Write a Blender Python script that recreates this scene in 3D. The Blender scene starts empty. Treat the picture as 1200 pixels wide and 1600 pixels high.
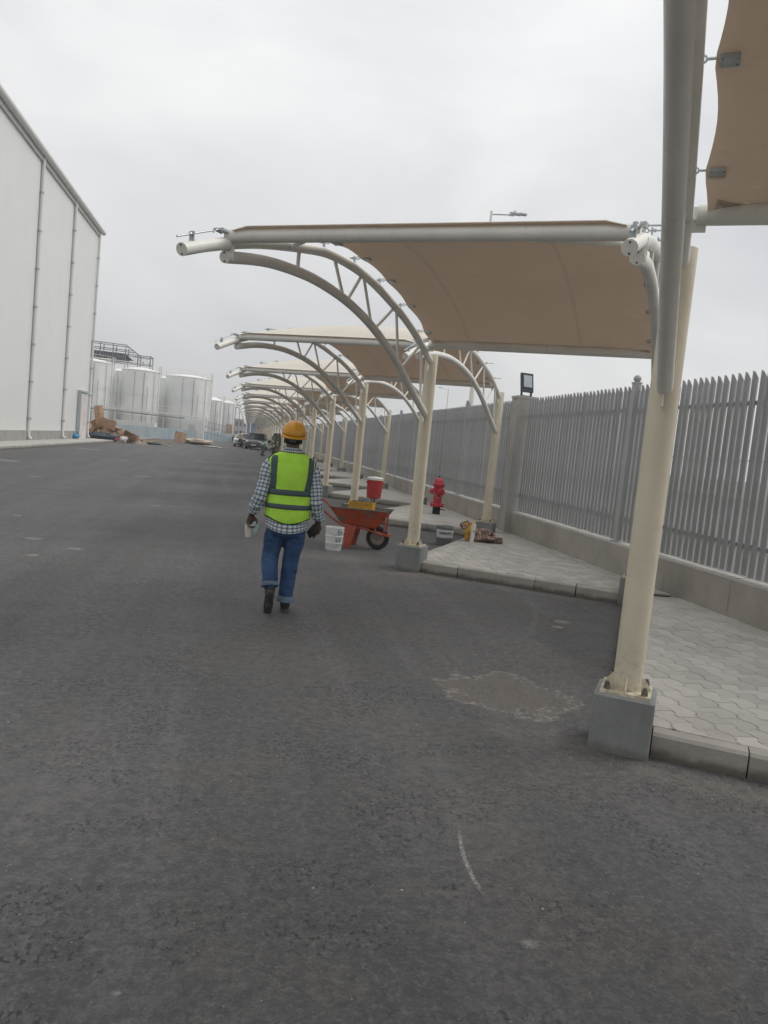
import bpy, math, random
import numpy as np
from mathutils import Vector, Matrix, Euler
random.seed(7)
sc = bpy.context.scene
COL = sc.collection
R = math.radians

# ------------------------------------------------------------------ camera
CAM_H = 1.63
F_PX, PITCH, YAW, ROLL = 1189.54, 0.0862, 0.1853, 0.0980
cd = bpy.data.cameras.new("camera")
cam = bpy.data.objects.new("camera", cd)
COL.objects.link(cam)
sc.camera = cam
cd.sensor_fit = 'VERTICAL'
cd.sensor_height = 36.0
cd.lens = 36.0 * F_PX / 1600.0
cd.clip_start = 0.05
cd.clip_end = 3000
fw = Vector((math.sin(YAW) * math.cos(PITCH), math.cos(YAW) * math.cos(PITCH), -math.sin(PITCH)))
r0 = Vector((math.cos(YAW), -math.sin(YAW), 0))
u0 = r0.cross(fw)
rt = math.cos(ROLL) * r0 + math.sin(ROLL) * u0
up = -math.sin(ROLL) * r0 + math.cos(ROLL) * u0
cam.matrix_world = Matrix(((rt.x, up.x, -fw.x, 0), (rt.y, up.y, -fw.y, 0), (rt.z, up.z, -fw.z, CAM_H), (0, 0, 0, 1)))

# ------------------------------------------------------------------ world: overcast sky
SUN_EL, SUN_AZ = 48, 82      # azimuth from +Y towards +X
w = bpy.data.worlds.new("World"); sc.world = w; w.use_nodes = True
nt = w.node_tree; nt.nodes.clear()
def wn(t, **k):
    n = nt.nodes.new(t)
    for a, b in k.items(): setattr(n, a, b)
    return n
out = wn('ShaderNodeOutputWorld'); bg = wn('ShaderNodeBackground')
sky = wn('ShaderNodeTexSky', sky_type='NISHITA', sun_disc=False, sun_elevation=R(SUN_EL), sun_rotation=R(SUN_AZ), dust_density=3.0, air_density=1.0)
tc = wn('ShaderNodeTexCoord')
mp = wn('ShaderNodeMapping'); mp.inputs['Scale'].default_value = (1, 1, 1.8)
nz = wn('ShaderNodeTexNoise'); nz.inputs['Scale'].default_value = 2.3; nz.inputs['Detail'].default_value = 5; nz.inputs['Roughness'].default_value = .5; nz.inputs['Distortion'].default_value = .35
cr = wn('ShaderNodeValToRGB')
CL = 1.0
e = cr.color_ramp.elements
e[0].position = .28; e[0].color = (6.6, 6.7, 6.95, 1)
e[1].position = .72; e[1].color = (9.9, 9.85, 9.7, 1)
nt.links.new(tc.outputs['Generated'], mp.inputs['Vector']); nt.links.new(mp.outputs['Vector'], nz.inputs['Vector']); nt.links.new(nz.outputs['Fac'], cr.inputs['Fac'])
# slightly greyer near the horizon
sep = wn('ShaderNodeSeparateXYZ'); nt.links.new(tc.outputs['Generated'], sep.inputs[0])
mr = wn('ShaderNodeMapRange'); mr.inputs['From Min'].default_value = 0; mr.inputs['From Max'].default_value = 1.0
mr.inputs['To Min'].default_value = .86; mr.inputs['To Max'].default_value = 1.32
nt.links.new(sep.outputs['Z'], mr.inputs['Value'])
ml = wn('ShaderNodeVectorMath', operation='SCALE'); nt.links.new(cr.outputs['Color'], ml.inputs[0]); nt.links.new(mr.outputs[0], ml.inputs['Scale'])
mx = wn('ShaderNodeMix', data_type='RGBA'); mx.inputs[0].default_value = .9
nt.links.new(sky.outputs[0], mx.inputs[6]); nt.links.new(ml.outputs[0], mx.inputs[7])
nt.links.new(mx.outputs[2], bg.inputs['Color']); bg.inputs['Strength'].default_value = 0.1
nt.links.new(bg.outputs[0], out.inputs[0])
sl = bpy.data.lights.new("sun", 'SUN'); sl.energy = 1.3; sl.angle = R(32); sl.color = (1, .96, .9)
so = bpy.data.objects.new("sun", sl); COL.objects.link(so)
sd = Vector((math.sin(R(SUN_AZ)) * math.cos(R(SUN_EL)), math.cos(R(SUN_AZ)) * math.cos(R(SUN_EL)), math.sin(R(SUN_EL))))
so.rotation_euler = sd.to_track_quat('Z', 'Y').to_euler(); so.location = (0, 0, 60)
vs = sc.view_settings
vs.view_transform = 'Standard'; vs.look = 'None'; vs.exposure = 0.07; vs.gamma = 1; vs.use_curve_mapping = False
try: sc.cycles.max_bounces = 6; sc.cycles.diffuse_bounces = 3; sc.cycles.glossy_bounces = 2; sc.cycles.use_denoising = True
except Exception: pass

# ------------------------------------------------------------------ node helper
class NB:
    def __init__(s, name):
        s.m = bpy.data.materials.new(name); s.m.use_nodes = True
        s.t = s.m.node_tree; s.t.nodes.clear()
        s.out = s.t.nodes.new('ShaderNodeOutputMaterial'); s.b = s.t.nodes.new('ShaderNodeBsdfPrincipled')
        s.t.links.new(s.b.outputs[0], s.out.inputs[0])
        s.tc = s.t.nodes.new('ShaderNodeTexCoord'); s.obj = s.tc.outputs['Object']
    def n(s, t, ins=None, **k):
        n = s.t.nodes.new(t)
        for a, b in k.items(): setattr(n, a, b)
        for a, b in (ins or {}).items():
            if hasattr(b, 'is_output') or isinstance(b, bpy.types.NodeSocket): s.t.links.new(b, n.inputs[a])
            else: n.inputs[a].default_value = b
        return n
    def math(s, op, a, b=0.0, c=0.0, clamp=False):
        n = s.n('ShaderNodeMath', operation=op, use_clamp=clamp)
        for i, v in enumerate((a, b, c)):
            if isinstance(v, bpy.types.NodeSocket): s.t.links.new(v, n.inputs[i])
            else: n.inputs[i].default_value = v
        return n.outputs[0]
    def map(s, v, a, b, c=0.0, d=1.0):
        n = s.n('ShaderNodeMapRange', {'Value': v, 'From Min': a, 'From Max': b, 'To Min': c, 'To Max': d}); n.interpolation_type = 'SMOOTHSTEP'
        return n.outputs[0]
    def mix(s, f, a, b, mode='MIX'):
        n = s.n('ShaderNodeMix', data_type='RGBA', blend_type=mode)
        for i, v in ((0, f), (6, a), (7, b)):
            if isinstance(v, bpy.types.NodeSocket): s.t.links.new(v, n.inputs[i])
            elif i == 0: n.inputs[0].default_value = v
            else: n.inputs[i].default_value = (*v, 1)
        return n.outputs[2]
    def noise(s, scale, detail=3, rough=.55, vec=None, dist=0, out='Fac'):
        return s.n('ShaderNodeTexNoise', {'Vector': vec or s.obj, 'Scale': scale, 'Detail': detail, 'Roughness': rough, 'Distortion': dist}).outputs[out]
    def vscale(s, v, sc_, loc=(0, 0, 0), rot=(0, 0, 0)):
        return s.n('ShaderNodeMapping', {'Vector': v, 'Scale': sc_, 'Location': loc, 'Rotation': rot}).outputs[0]
    def bump(s, h, strength=.3, dist=.01, prev=None):
        i = {'Height': h, 'Strength': strength, 'Distance': dist}
        if prev: i['Normal'] = prev
        return s.n('ShaderNodeBump', i).outputs[0]
    def fin(s, col=None, rough=None, nrm=None, metal=None, spec=None):
        for nme, v in (('Base Color', col), ('Roughness', rough), ('Normal', nrm), ('Metallic', metal), ('Specular IOR Level', spec)):
            if v is None: continue
            if isinstance(v, bpy.types.NodeSocket): s.t.links.new(v, s.b.inputs[nme])
            elif nme == 'Base Color': s.b.inputs[nme].default_value = (*v, 1)
            else: s.b.inputs[nme].default_value = v
        return s.m

def mul(c, k): return tuple(min(1, x * k) for x in c)
def simple(name, col, rough=.6, var=.12, scale=6, bump=0, bscale=60, metal=0, dirt=None, dirt_amt=.3, dscale=2.5, spec=None, obj_rand=0):
    b = NB(name)
    f = b.map(b.noise(scale, 4), .3, .7)
    c = b.mix(f, mul(col, 1 - var), mul(col, 1 + var))
    if dirt:
        d = b.map(b.noise(dscale, 6, .65), .45, .75, 0, dirt_amt)
        c = b.mix(d, c, dirt)
    if obj_rand:
        oi = b.n('ShaderNodeObjectInfo').outputs['Random']
        c = b.mix(1.0, c, b.n('ShaderNodeCombineColor', {0: b.map(oi, 0, 1, 1 - obj_rand, 1 + obj_rand), 1: b.map(oi, 0, 1, 1 - obj_rand, 1 + obj_rand * .8), 2: b.map(oi, 0, 1, 1 - obj_rand, 1 + obj_rand * .8)}).outputs[0], 'MULTIPLY')
    r = b.map(b.noise(scale * 2, 3), .3, .7, max(0.02, rough - .08), min(1, rough + .08))
    nr = b.bump(b.noise(bscale, 4), bump, .01) if bump else None
    return b.fin(c, r, nr, metal, spec)

M = {}
M['cream'] = simple('cream_paint', (.72, .655, .515), .42, .05, 3, .06, 25, dirt=(.38, .34, .27), dirt_amt=.35, dscale=4)
M['cream_steel'] = simple('cream_grey_paint', (.76, .75, .70), .42, .06, 3, .06, 25, dirt=(.34, .33, .29), dirt_amt=.4, dscale=3)
M['galv'] = simple('galvanised_steel', (.42, .46, .48), .42, .12, 40, metal=.6)
M['bolt'] = simple('bolt_steel', (.2, .19, .17), .5, .2, 60, metal=.6)
M['void'] = simple('dark_hole', (.03, .03, .03), .9)
M['fence'] = simple('fence_grey_paint', (.37, .385, .388), .5, .06, 2, dirt=(.33, .33, .32), dirt_amt=.35, dscale=1.5, obj_rand=.05)
M['slat'] = M['fence']
M['white'] = simple('white_plastic', (.72, .73, .72), .45, .04, 8, dirt=(.45, .44, .42), dirt_amt=.4, dscale=9)
M['black'] = simple('black_rubber', (.025, .025, .027), .75, .2, 30, bump=.2)
M['rust'] = simple('rust', (.16, .08, .05), .85, .25, 20)

def steel(name, col):
    b = NB(name)
    c = b.mix(b.map(b.noise(2.5, 5), .3, .7), mul(col, .93), mul(col, 1.05))
    run = b.noise(1.0, 5, .65, vec=b.vscale(b.obj, (14, 14, .9)))
    c = b.mix(b.map(run, .56, .72, 0, .38), c, mul(col, .66))
    sc_ = b.noise(38, 5, .75)
    c = b.mix(b.map(sc_, .66, .72, 0, .5), c, (.20, .17, .13))
    z = b.n('ShaderNodeSeparateXYZ', {0: b.obj}).outputs[2]
    sp = b.math('MULTIPLY', b.map(z, .34, .75, 1, 0), b.map(b.noise(30, 5, .7), .5, .6))
    c = b.mix(b.math('MULTIPLY', sp, .35), c, (.30, .27, .22))
    ru = b.math('MULTIPLY', b.map(z, .352, .40, 1, 0), b.map(b.noise(12, 4), .45, .6))
    c = b.mix(b.math('MULTIPLY', ru, .4), c, (.17, .10, .05))
    return b.fin(c, b.map(b.noise(6, 3), .3, .7, .34, .55), b.bump(b.noise(20, 4), .10, .01))
M['cream'] = steel('cream_paint_weathered', (.72, .655, .515))
M['cream_steel'] = steel('cream_grey_paint_weathered', (.76, .75, .70))
# asphalt with stains, chalk, dust and pits, all laid out in metres on the ground
def asphalt():
    b = NB('asphalt')
    sx = b.n('ShaderNodeSeparateXYZ', {0: b.obj}); X, Y = sx.outputs[0], sx.outputs[1]
    big = b.noise(.22, 4, .6); mid = b.noise(1.3, 5, .62, dist=.4)
    streak = b.noise(1.0, 5, .6, vec=b.vscale(b.obj, (1.6, .10, 1), rot=(0, 0, R(6))))
    fine = b.noise(70, 3, .7); grit = b.n('ShaderNodeTexVoronoi', {'Vector': b.obj, 'Scale': 95.0}, feature='F1')
    med = b.noise(16, 5, .65)
    c = b.mix(b.map(mid, .36, .64), (.053, .060, .073), (.108, .102, .092))
    c = b.mix(b.map(big, .35, .7, 0, .55), c, (.102, .098, .091))
    c = b.mix(b.map(streak, .40, .64, 0, .85), c, (.130, .126, .132))
    st2 = b.noise(1.0, 4, .6, vec=b.vscale(b.obj, (1.1, .06, 1), (4, 1, 0), (0, 0, R(-5))))
    c = b.mix(b.map(st2, .5, .68, 0, .55), c, (.05, .053, .062))
    c = b.mix(b.map(fine, .3, .75, .0, .5), c, (.155, .152, .148))
    c = b.mix(b.map(b.n('ShaderNodeSeparateColor', {0: grit.outputs['Color']}).outputs[0], .1, .9, 0, .35), c, (.045, .045, .047))
    c = b.mix(b.map(med, .42, .60, 0, .5), c, (.045, .047, .053))
    c = b.mix(b.map(b.noise(30, 4, .75, vec=b.vscale(b.obj, (1, 1, 1), (5, 1, 0))), .52, .66, 0, .55), c, (.165, .16, .15))
    # open pits where the fines are gone, in clusters
    clus = b.map(b.noise(1.4, 4, .65, vec=b.vscale(b.obj, (1, 1.6, 1), (7.3, 2.1, 0))), .48, .60)
    pv = b.noise(46, 2, .6, vec=b.vscale(b.obj, (1, .7, 1), (3, 3, 0)))
    pit = b.math('MULTIPLY', b.map(pv, .56, .62), b.math('ADD', b.math('MULTIPLY', clus, 1.0), .15), clamp=True)
    c = b.mix(b.math('MULTIPLY', pit, .72), c, (.022, .023, .026))
    # pale flecks
    fl = b.n('ShaderNodeTexVoronoi', {'Vector': b.obj, 'Scale': 9.0}, feature='F1').outputs['Distance']
    flm = b.math('MULTIPLY', b.map(fl, .035, .07, 1, 0), b.map(b.noise(3.1, 2), .52, .6))
    c = b.mix(b.math('MULTIPLY', flm, .75), c, (.42, .41, .38))
    wob = b.n('ShaderNodeTexNoise', {'Vector': b.obj, 'Scale': 3.2, 'Detail': 6.0, 'Roughness': .65})
    wc = b.n('ShaderNodeSeparateColor', {0: wob.outputs['Color']})
    def blob(cx, cy, rx, ry, rot=0, amp=.8):
        dx = b.math('SUBTRACT', X, cx); dy = b.math('SUBTRACT', Y, cy)
        ca, sa = math.cos(rot), math.sin(rot)
        a = b.math('ADD', b.math('MULTIPLY', dx, ca), b.math('MULTIPLY', dy, sa)); d = b.math('SUBTRACT', b.math('MULTIPLY', dy, ca), b.math('MULTIPLY', dx, sa))
        a = b.math('DIVIDE', a, rx); d = b.math('DIVIDE', d, ry)
        q = b.math('SQRT', b.math('ADD', b.math('MULTIPLY', a, a), b.math('MULTIPLY', d, d)))
        return b.math('ADD', q, b.math('MULTIPLY', b.math('SUBTRACT', wc.outputs[0], .5), amp * 2))
    # slurry stain with a pale crust at its edge
    q = blob(1.93, 4.93, .46, .42, .2, 1.25)
    ins = b.map(q, .9, 1.0, 1, 0)
    c = b.mix(b.math('MULTIPLY', ins, .5), c, b.mix(b.map(fine, .3, .7), (.105, .092, .08), (.17, .15, .13)))
    edge = b.math('MULTIPLY', b.math('MULTIPLY', b.map(q, .84, .97), b.map(q, .99, 1.06, 1, 0)), b.map(b.noise(18, 4, .7), .40, .6))
    c = b.mix(b.math('MULTIPLY', edge, .65), c, (.31, .29, .265))
    # dust and grit washed from the kerb, and one darker patch
    for cx, cy, rx, ry, ro, k in ((2.05, 4.05, .55, .22, -.6, .55), (2.75, 3.45, .7, .16, -.35, .5), (2.2, 9.65, .9, .3, -.5, .5), (3.6, 8.9, 1.2, .22, -.55, .45), (1.3, 10.6, .9, .35, 0, .4), (-1.2, 3.4, 1.2, .8, .4, .22), (.2, 5.6, 1.4, .7, 0, .18), (1.1, 3.6, .25, 1.0, .1, .22), (3.2, 6.6, .35, 1.4, -.3, -.35)):
        q = blob(cx, cy, rx, ry, ro, 1.0)
        col = (.19, .178, .155) if k > 0 else (.03, .031, .036)
        c = b.mix(b.math('MULTIPLY', b.map(q, .2, 1.25, 1, 0), b.math('MULTIPLY', b.map(b.noise(9, 5, .7), .3, .62), abs(k))), c, col)
    for cx, cy, r in ((-.24, 2.13, .028), (-.41, 3.86, .018), (3.36, 7.29, .11), (3.2, 7.05, .06), (-1.67, 15.75, .13), (-1.4, 15.9, .08), (-1.99, 9.83, .12), (-2.3, 9.2, .1), (-2.6, 10.4, .12), (1.08, 2.3, .045), (-3.4, 12.6, .1), (-5.2, 20.5, .16), (-3.0, 24.0, .3), (-7.5, 26, .6), (-4.9, 33, .35), (-7.9, 41, .8)):
        q = blob(cx, cy, r, r * .8, 0, 1.1)
        c = b.mix(b.math('MULTIPLY', b.map(q, .5, 1.05, 1, 0), b.math('MULTIPLY', b.map(b.noise(40, 4, .7), .35, .6), .6)), c, (.36, .33, .29))
    # chalk stroke and faint tyre arcs
    def stroke(x0, y0, k1, k2, ya, yb, wd, amt, col=(.42, .41, .40)):
        t = b.math('SUBTRACT', Y, y0)
        cx = b.math('ADD', x0, b.math('ADD', b.math('MULTIPLY', t, k1), b.math('MULTIPLY', b.math('MULTIPLY', t, t), k2)))
        d = b.math('ABSOLUTE', b.math('SUBTRACT', X, cx))
        m = b.math('MULTIPLY', b.map(d, wd * .3, wd, 1, 0), b.math('MULTIPLY', b.map(Y, ya, ya + (yb - ya) * .35), b.map(Y, yb - (yb - ya) * .25, yb, 1, 0)))
        m = b.math('MULTIPLY', m, b.map(b.noise(85, 3, .7), .38, .6))
        return b.mix(b.math('MULTIPLY', m, amt), c, col)
    c = stroke(1.0, 2.8, .07, .42, 2.52, 3.10, .013, .75)
    c = stroke(3.1, 7.4, .42, -.12, 6.3, 8.6, .05, .3, (.2, .2, .2))
    c = stroke(-.6, 24, -.05, .012, 16, 34, .12, .45, (.15, .15, .155))
    c = stroke(-3.4, 30, -.12, .008, 18, 46, .22, .3, (.14, .14, .145))
    # slow variation of the whole lane: darker lane on the right where cars do not run
    h = b.math('ADD', b.math('MULTIPLY', fine, .5), b.math('ADD', b.math('MULTIPLY', grit.outputs['Distance'], .9), b.math('MULTIPLY', pit, -1.3)))
    nrm = b.bump(h, .55, .006); nrm = b.bump(med, .25, .02, nrm)
    return b.fin(c, b.map(mid, .3, .7, .70, .86), nrm, spec=.5)
M['asphalt'] = asphalt()

def concrete(name, col, joint=None, stain=.4, bump=.25, low_dirt=None, obj_rand=0, spec=.3):
    b = NB(name)
    c = b.mix(b.map(b.noise(2.2, 6, .65), .3, .72), mul(col, .86), mul(col, 1.1))
    c = b.mix(b.map(b.noise(40, 3, .7), .35, .75, 0, .35), c, mul(col, .72))
    st = b.noise(1.0, 5, .6, vec=b.vscale(b.obj, (2.0, 2.0, .35)))
    c = b.mix(b.map(st, .5, .72, 0, stain), c, mul(col, .6))
    if low_dirt:
        z = b.n('ShaderNodeSeparateXYZ', {0: b.obj}).outputs[2]
        zz = b.math('ADD', z, b.math('MULTIPLY', b.math('SUBTRACT', b.noise(7, 5, .7), .5), .12))
        c = b.mix(b.map(zz, low_dirt[0], low_dirt[1], low_dirt[2], 0), c, (.1, .09, .075))
    if obj_rand:
        oi = b.n('ShaderNodeObjectInfo').outputs['Random']
        k = b.map(oi, 0, 1, 1 - obj_rand, 1 + obj_rand)
        c = b.mix(1.0, c, b.n('ShaderNodeCombineColor', {0: k, 1: b.math('MULTIPLY', k, .985), 2: b.math('MULTIPLY', k, .97)}).outputs[0], 'MULTIPLY')
    vo = b.noise(55, 4, .7)
    return b.fin(c, .88, b.bump(vo, bump, .006), spec=spec)
M['paver'] = concrete('paver_concrete', (.45, .44, .42), obj_rand=.10, bump=.3)
M['paver_bed'] = concrete('joint_sand', (.10, .095, .085))
M['kerb'] = concrete('kerb_concrete', (.40, .39, .365), low_dirt=(.015, .085, .8), obj_rand=.06)
M['pedestal'] = concrete('grey_render', (.27, .285, .28), stain=.45, bump=.2, low_dirt=(.0, .07, .5))
M['wall'] = concrete('wall_render', (.41, .385, .35), stain=.45, bump=.15)
M['wall_cap'] = concrete('pale_mortar', (.42, .41, .385), stain=.2)
M['pillar'] = concrete('pillar_concrete', (.42, .41, .385), stain=.7)
M['walk'] = concrete('walkway_concrete', (.47, .455, .43), stain=.2)
M['plinth'] = concrete('plinth_concrete', (.34, .33, .31), stain=.7)

# ------------------------------------------------------------------ mesh helper
def rotz(p, a, o=(0, 0)):
    c, s = math.cos(a), math.sin(a); x, y = p[0] - o[0], p[1] - o[1]
    return (o[0] + c * x - s * y, o[1] + s * x + c * y)
class MB:
    def __init__(s): s.v = []; s.f = []; s.uv = {}; s.mi = []
    def add(s, vs, fs, mi=0):
        o = len(s.v); s.v += [tuple(p) for p in vs]
        for f in fs: s.f.append(tuple(i + o for i in f)); s.mi.append(mi)
        return s
    def box(s, c, d, rot=0, mat=None, mi=0):
        x, y, z = d[0] / 2, d[1] / 2, d[2] / 2
        P = [Vector((a, b, e)) for a in (-x, x) for b in (-y, y) for e in (-z, z)]
        m = mat or Matrix.Rotation(rot, 3, 'Z')
        P = [m @ p + Vector(c) for p in P]
        return s.add(P, [(0, 1, 3, 2), (4, 6, 7, 5), (0, 4, 5, 1), (2, 3, 7, 6), (0, 2, 6, 4), (1, 5, 7, 3)], mi)
    def bar(s, a, b, wd, ht, upv=(0, 0, 1)):
        a, b = Vector(a), Vector(b); d = b - a; L = d.length; d.normalize(); u = Vector(upv)
        if abs(d.dot(u)) > .98: u = Vector((1, 0, 0))
        r = d.cross(u).normalized(); u = r.cross(d)
        return s.box((a + b) / 2, (wd, L, ht), mat=Matrix(((r.x, d.x, u.x), (r.y, d.y, u.y), (r.z, d.z, u.z))))
    def tube(s, pts, rad, n=12, cap=True, sq=None, mi=0, phase=0):
        pts = [Vector(p) for p in pts]; k = len(pts); rs = rad if isinstance(rad, (list, tuple)) else [rad] * k
        rings = []; pr = None
        for i, p in enumerate(pts):
            t = (pts[min(i + 1, k - 1)] - pts[max(i - 1, 0)]).normalized()
            if pr is None:
                ref = Vector((0, 0, 1)) if abs(t.z) < .9 else Vector((0, 1, 0))
                pr = t.cross(ref).normalized()
            pr = (pr - t * pr.dot(t)).normalized(); q = t.cross(pr)
            r = rs[i]; ra, rb = (r if isinstance(r, (list, tuple)) else (r, r))
            rings.append([p + pr * math.cos(2 * math.pi * j / n + phase) * ra + q * math.sin(2 * math.pi * j / n + phase) * rb for j in range(n)])
        V = [v for r in rings for v in r]; F = []
        for i in range(k - 1):
            for j in range(n): F.append((i * n + j, i * n + (j + 1) % n, (i + 1) * n + (j + 1) % n, (i + 1) * n + j))
        if cap: F.append(tuple(range(n - 1, -1, -1))); F.append(tuple((k - 1) * n + j for j in range(n)))
        return s.add(V, F, mi)
    def lathe(s, prof, c=(0, 0, 0), n=20, mat=None, mi=0):
        V = []; F = []; k = len(prof)
        for (r, z) in prof:
            for j in range(n):
                p = Vector((r * math.cos(2 * math.pi * j / n), r * math.sin(2 * math.pi * j / n), z))
                if mat: p = mat @ p
                V.append(p + Vector(c))
        for i in range(k - 1):
            for j in range(n): F.append((i * n + j, i * n + (j + 1) % n, (i + 1) * n + (j + 1) % n, (i + 1) * n + j))
        F.append(tuple(range(n - 1, -1, -1))); F.append(tuple((k - 1) * n + j for j in range(n)))
        return s.add(V, F, mi)
    def ell(s, c, r, n=16, m=10, mat=None):
        V = []; F = []
        for i in range(m + 1):
            a = math.pi * i / m
            for j in range(n):
                p = Vector((r[0] * math.sin(a) * math.cos(2 * math.pi * j / n), r[1] * math.sin(a) * math.sin(2 * math.pi * j / n), -r[2] * math.cos(a)))
                if i in (0, m): p *= .999; p += Vector((1e-5 * math.cos(j), 1e-5 * math.sin(j), 0))
                if mat: p = mat @ p
                V.append(p + Vector(c))
        for i in range(m):
            for j in range(n): F.append((i * n + j, i * n + (j + 1) % n, (i + 1) * n + (j + 1) % n, (i + 1) * n + j))
        return s.add(V, F)
    def prism(s, poly, z0, z1, mi=0):
        n = len(poly); V = [(p[0], p[1], z0) for p in poly] + [(p[0], p[1], z1) for p in poly]
        F = [tuple(range(n - 1, -1, -1)), tuple(range(n, 2 * n))] + [(i, (i + 1) % n, n + (i + 1) % n, n + i) for i in range(n)]
        return s.add(V, F, mi)
    def mesh(s, name, mats, smooth=True, ang=35):
        me = bpy.data.meshes.new(name); me.from_pydata(s.v, [], s.f)
        for m in (mats if isinstance(mats, (list, tuple)) else [mats]): me.materials.append(m)
        if any(s.mi): me.polygons.foreach_set('material_index', s.mi)
        if smooth:
            me.polygons.foreach_set('use_smooth', [True] * len(s.f))
            me.update()
            if ang < 180: me.set_sharp_from_angle(angle=R(ang))
        me.update(); return me
    def build(s, name, mats, parent=None, loc=(0, 0, 0), smooth=True, ang=35):
        return link(name, s.mesh(name, mats, smooth, ang), parent, loc)
def link(name, me, parent=None, loc=(0, 0, 0), rot=None):
    o = bpy.data.objects.new(name, me); COL.objects.link(o); o.location = loc
    if parent: o.parent = parent
    if rot is not None: o.rotation_euler = rot
    return o
def tag(o, label=None, cat=None, group=None, kind=None):
    if label: o['label'] = label
    if cat: o['category'] = cat
    if group: o['group'] = group
    if kind: o['kind'] = kind
    return o
def thing(name, label, cat, loc=(0, 0, 0), rz=0, group=None, kind=None):
    o = bpy.data.objects.new(name, None); COL.objects.link(o); o.location = loc; o.rotation_euler = (0, 0, rz); o.empty_display_size = .1
    return tag(o, label, cat, group, kind)
def copy_tree(o, parent=None):
    c = o.copy(); COL.objects.link(c)
    if parent: c.parent = parent
    for ch in list(o.children): copy_tree(ch, c)
    return c
def remesh(o, vox, smooth=2, disp=None):
    m = o.modifiers.new('remesh', 'REMESH'); m.mode = 'VOXEL'; m.voxel_size = vox; m.use_smooth_shade = True
    if smooth:
        q = o.modifiers.new('smooth', 'SMOOTH'); q.iterations = smooth; q.factor = .5
    if disp:
        t = bpy.data.textures.new('folds', 'CLOUDS'); t.noise_scale = disp[0]; t.noise_depth = 2
        d = o.modifiers.new('folds', 'DISPLACE'); d.texture = t; d.strength = disp[1]; d.mid_level = .5
    return o
def arc_pts(pts, sub=5):
    """Catmull-Rom through the points"""
    P = [Vector(p) for p in pts]; P = [2 * P[0] - P[1]] + P + [2 * P[-1] - P[-2]]; o = []
    for i in range(1, len(P) - 2):
        for k in range(sub):
            t = k / sub
            o.append(.5 * ((2 * P[i]) + (P[i + 1] - P[i - 1]) * t + (2 * P[i - 1] - 5 * P[i] + 4 * P[i + 1] - P[i + 2]) * t * t + (3 * P[i] - P[i - 1] - 3 * P[i + 1] + P[i + 2]) * t ** 3))
    o.append(P[-2]); return o
ORD = ['nearest', 'second', 'third', 'fourth', 'fifth', 'sixth', 'seventh', 'eighth', 'ninth', 'tenth', 'eleventh', 'twelfth', 'thirteenth', 'fourteenth', 'fifteenth', 'sixteenth', 'seventeenth', 'eighteenth', 'nineteenth', 'twentieth', 'twenty-first']

# ------------------------------------------------------------------ layout constants
AX, AY, STEP = 2.315, 4.05, 5.95
TH = R(32)
U = Vector((-math.sin(TH), -math.cos(TH), 0))       # bay axis, from the head of the bay to the road
AB = Vector((2.46, -1.53, 0))
NM = 20
XW = 5.30            # face of the fence wall

# ------------------------------------------------------------------ ground
def sheet(name, poly, z, m, kind='structure', th=.0):
    b = MB()
    if th: b.prism(poly, z - th, z)
    else: b.add([(p[0], p[1], z) for p in poly], [tuple(range(len(poly)))])
    o = b.build(name, m, smooth=False); o['kind'] = kind; return o
def sand():
    b = NB('sandy_ground')
    c = b.mix(b.map(b.noise(.05, 6, .6), .3, .7), (.145, .137, .125), (.20, .19, .172))
    c = b.mix(b.map(b.noise(1.5, 5, .7), .4, .7, 0, .4), c, (.2, .18, .155))
    return b.fin(c, .95, b.bump(b.noise(6, 5), .3, .05))
M['sand'] = sand()
sheet('ground', [(-1500, -600), (1500, -600), (1500, 2400), (-1500, 2400)], -.03, M['sand'])
sheet('road', [(-9.45, -14), (XW + .1, -14), (XW + .1, 150), (-14, 150), (-14, 96), (-9.45, 90)], 0, M['asphalt'])

# ------------------------------------------------------------------ paved islands, kerbs
def kerbline(parent, a, b, z=.145, wd=.12, L=.5, name='kerbstone', side=1, me_cache={}):
    a, b = Vector((*a, 0)), Vector((*b, 0)); d = b - a; T = d.length; n = max(1, round(T / L)); l = T / n; d.normalize(); ang = math.atan2(d.y, d.x)
    key = (round(l, 3), z, wd, side)
    if key not in me_cache:
        s = side; ll = l - .008; q = MB()
        prof = [(0, -.05), (0, z - .018), (s * .018, z), (s * wd, z), (s * wd, -.05)]
        V = [(x, p[0], p[1]) for x in (.004, .004 + ll) for p in prof]
        if s > 0: F = [(0, 1, 2, 3, 4)[::-1], (5, 6, 7, 8, 9)] + [(i, i + 1, i + 6, i + 5) for i in range(4)]
        else: F = [(0, 1, 2, 3, 4), (9, 8, 7, 6, 5)] + [(i + 5, i + 6, i + 1, i) for i in range(4)]
        q.add(V, F); me_cache[key] = q.mesh('kerbstone', M['kerb'], smooth=False)
    for i in range(n):
        p = a + d * (i * l)
        j = random.uniform(-.003, .003)
        link(name, me_cache[key], parent, (p.x + j, p.y, random.uniform(-.003, .002)), (0, 0, ang + random.uniform(-.004, .004)))
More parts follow.
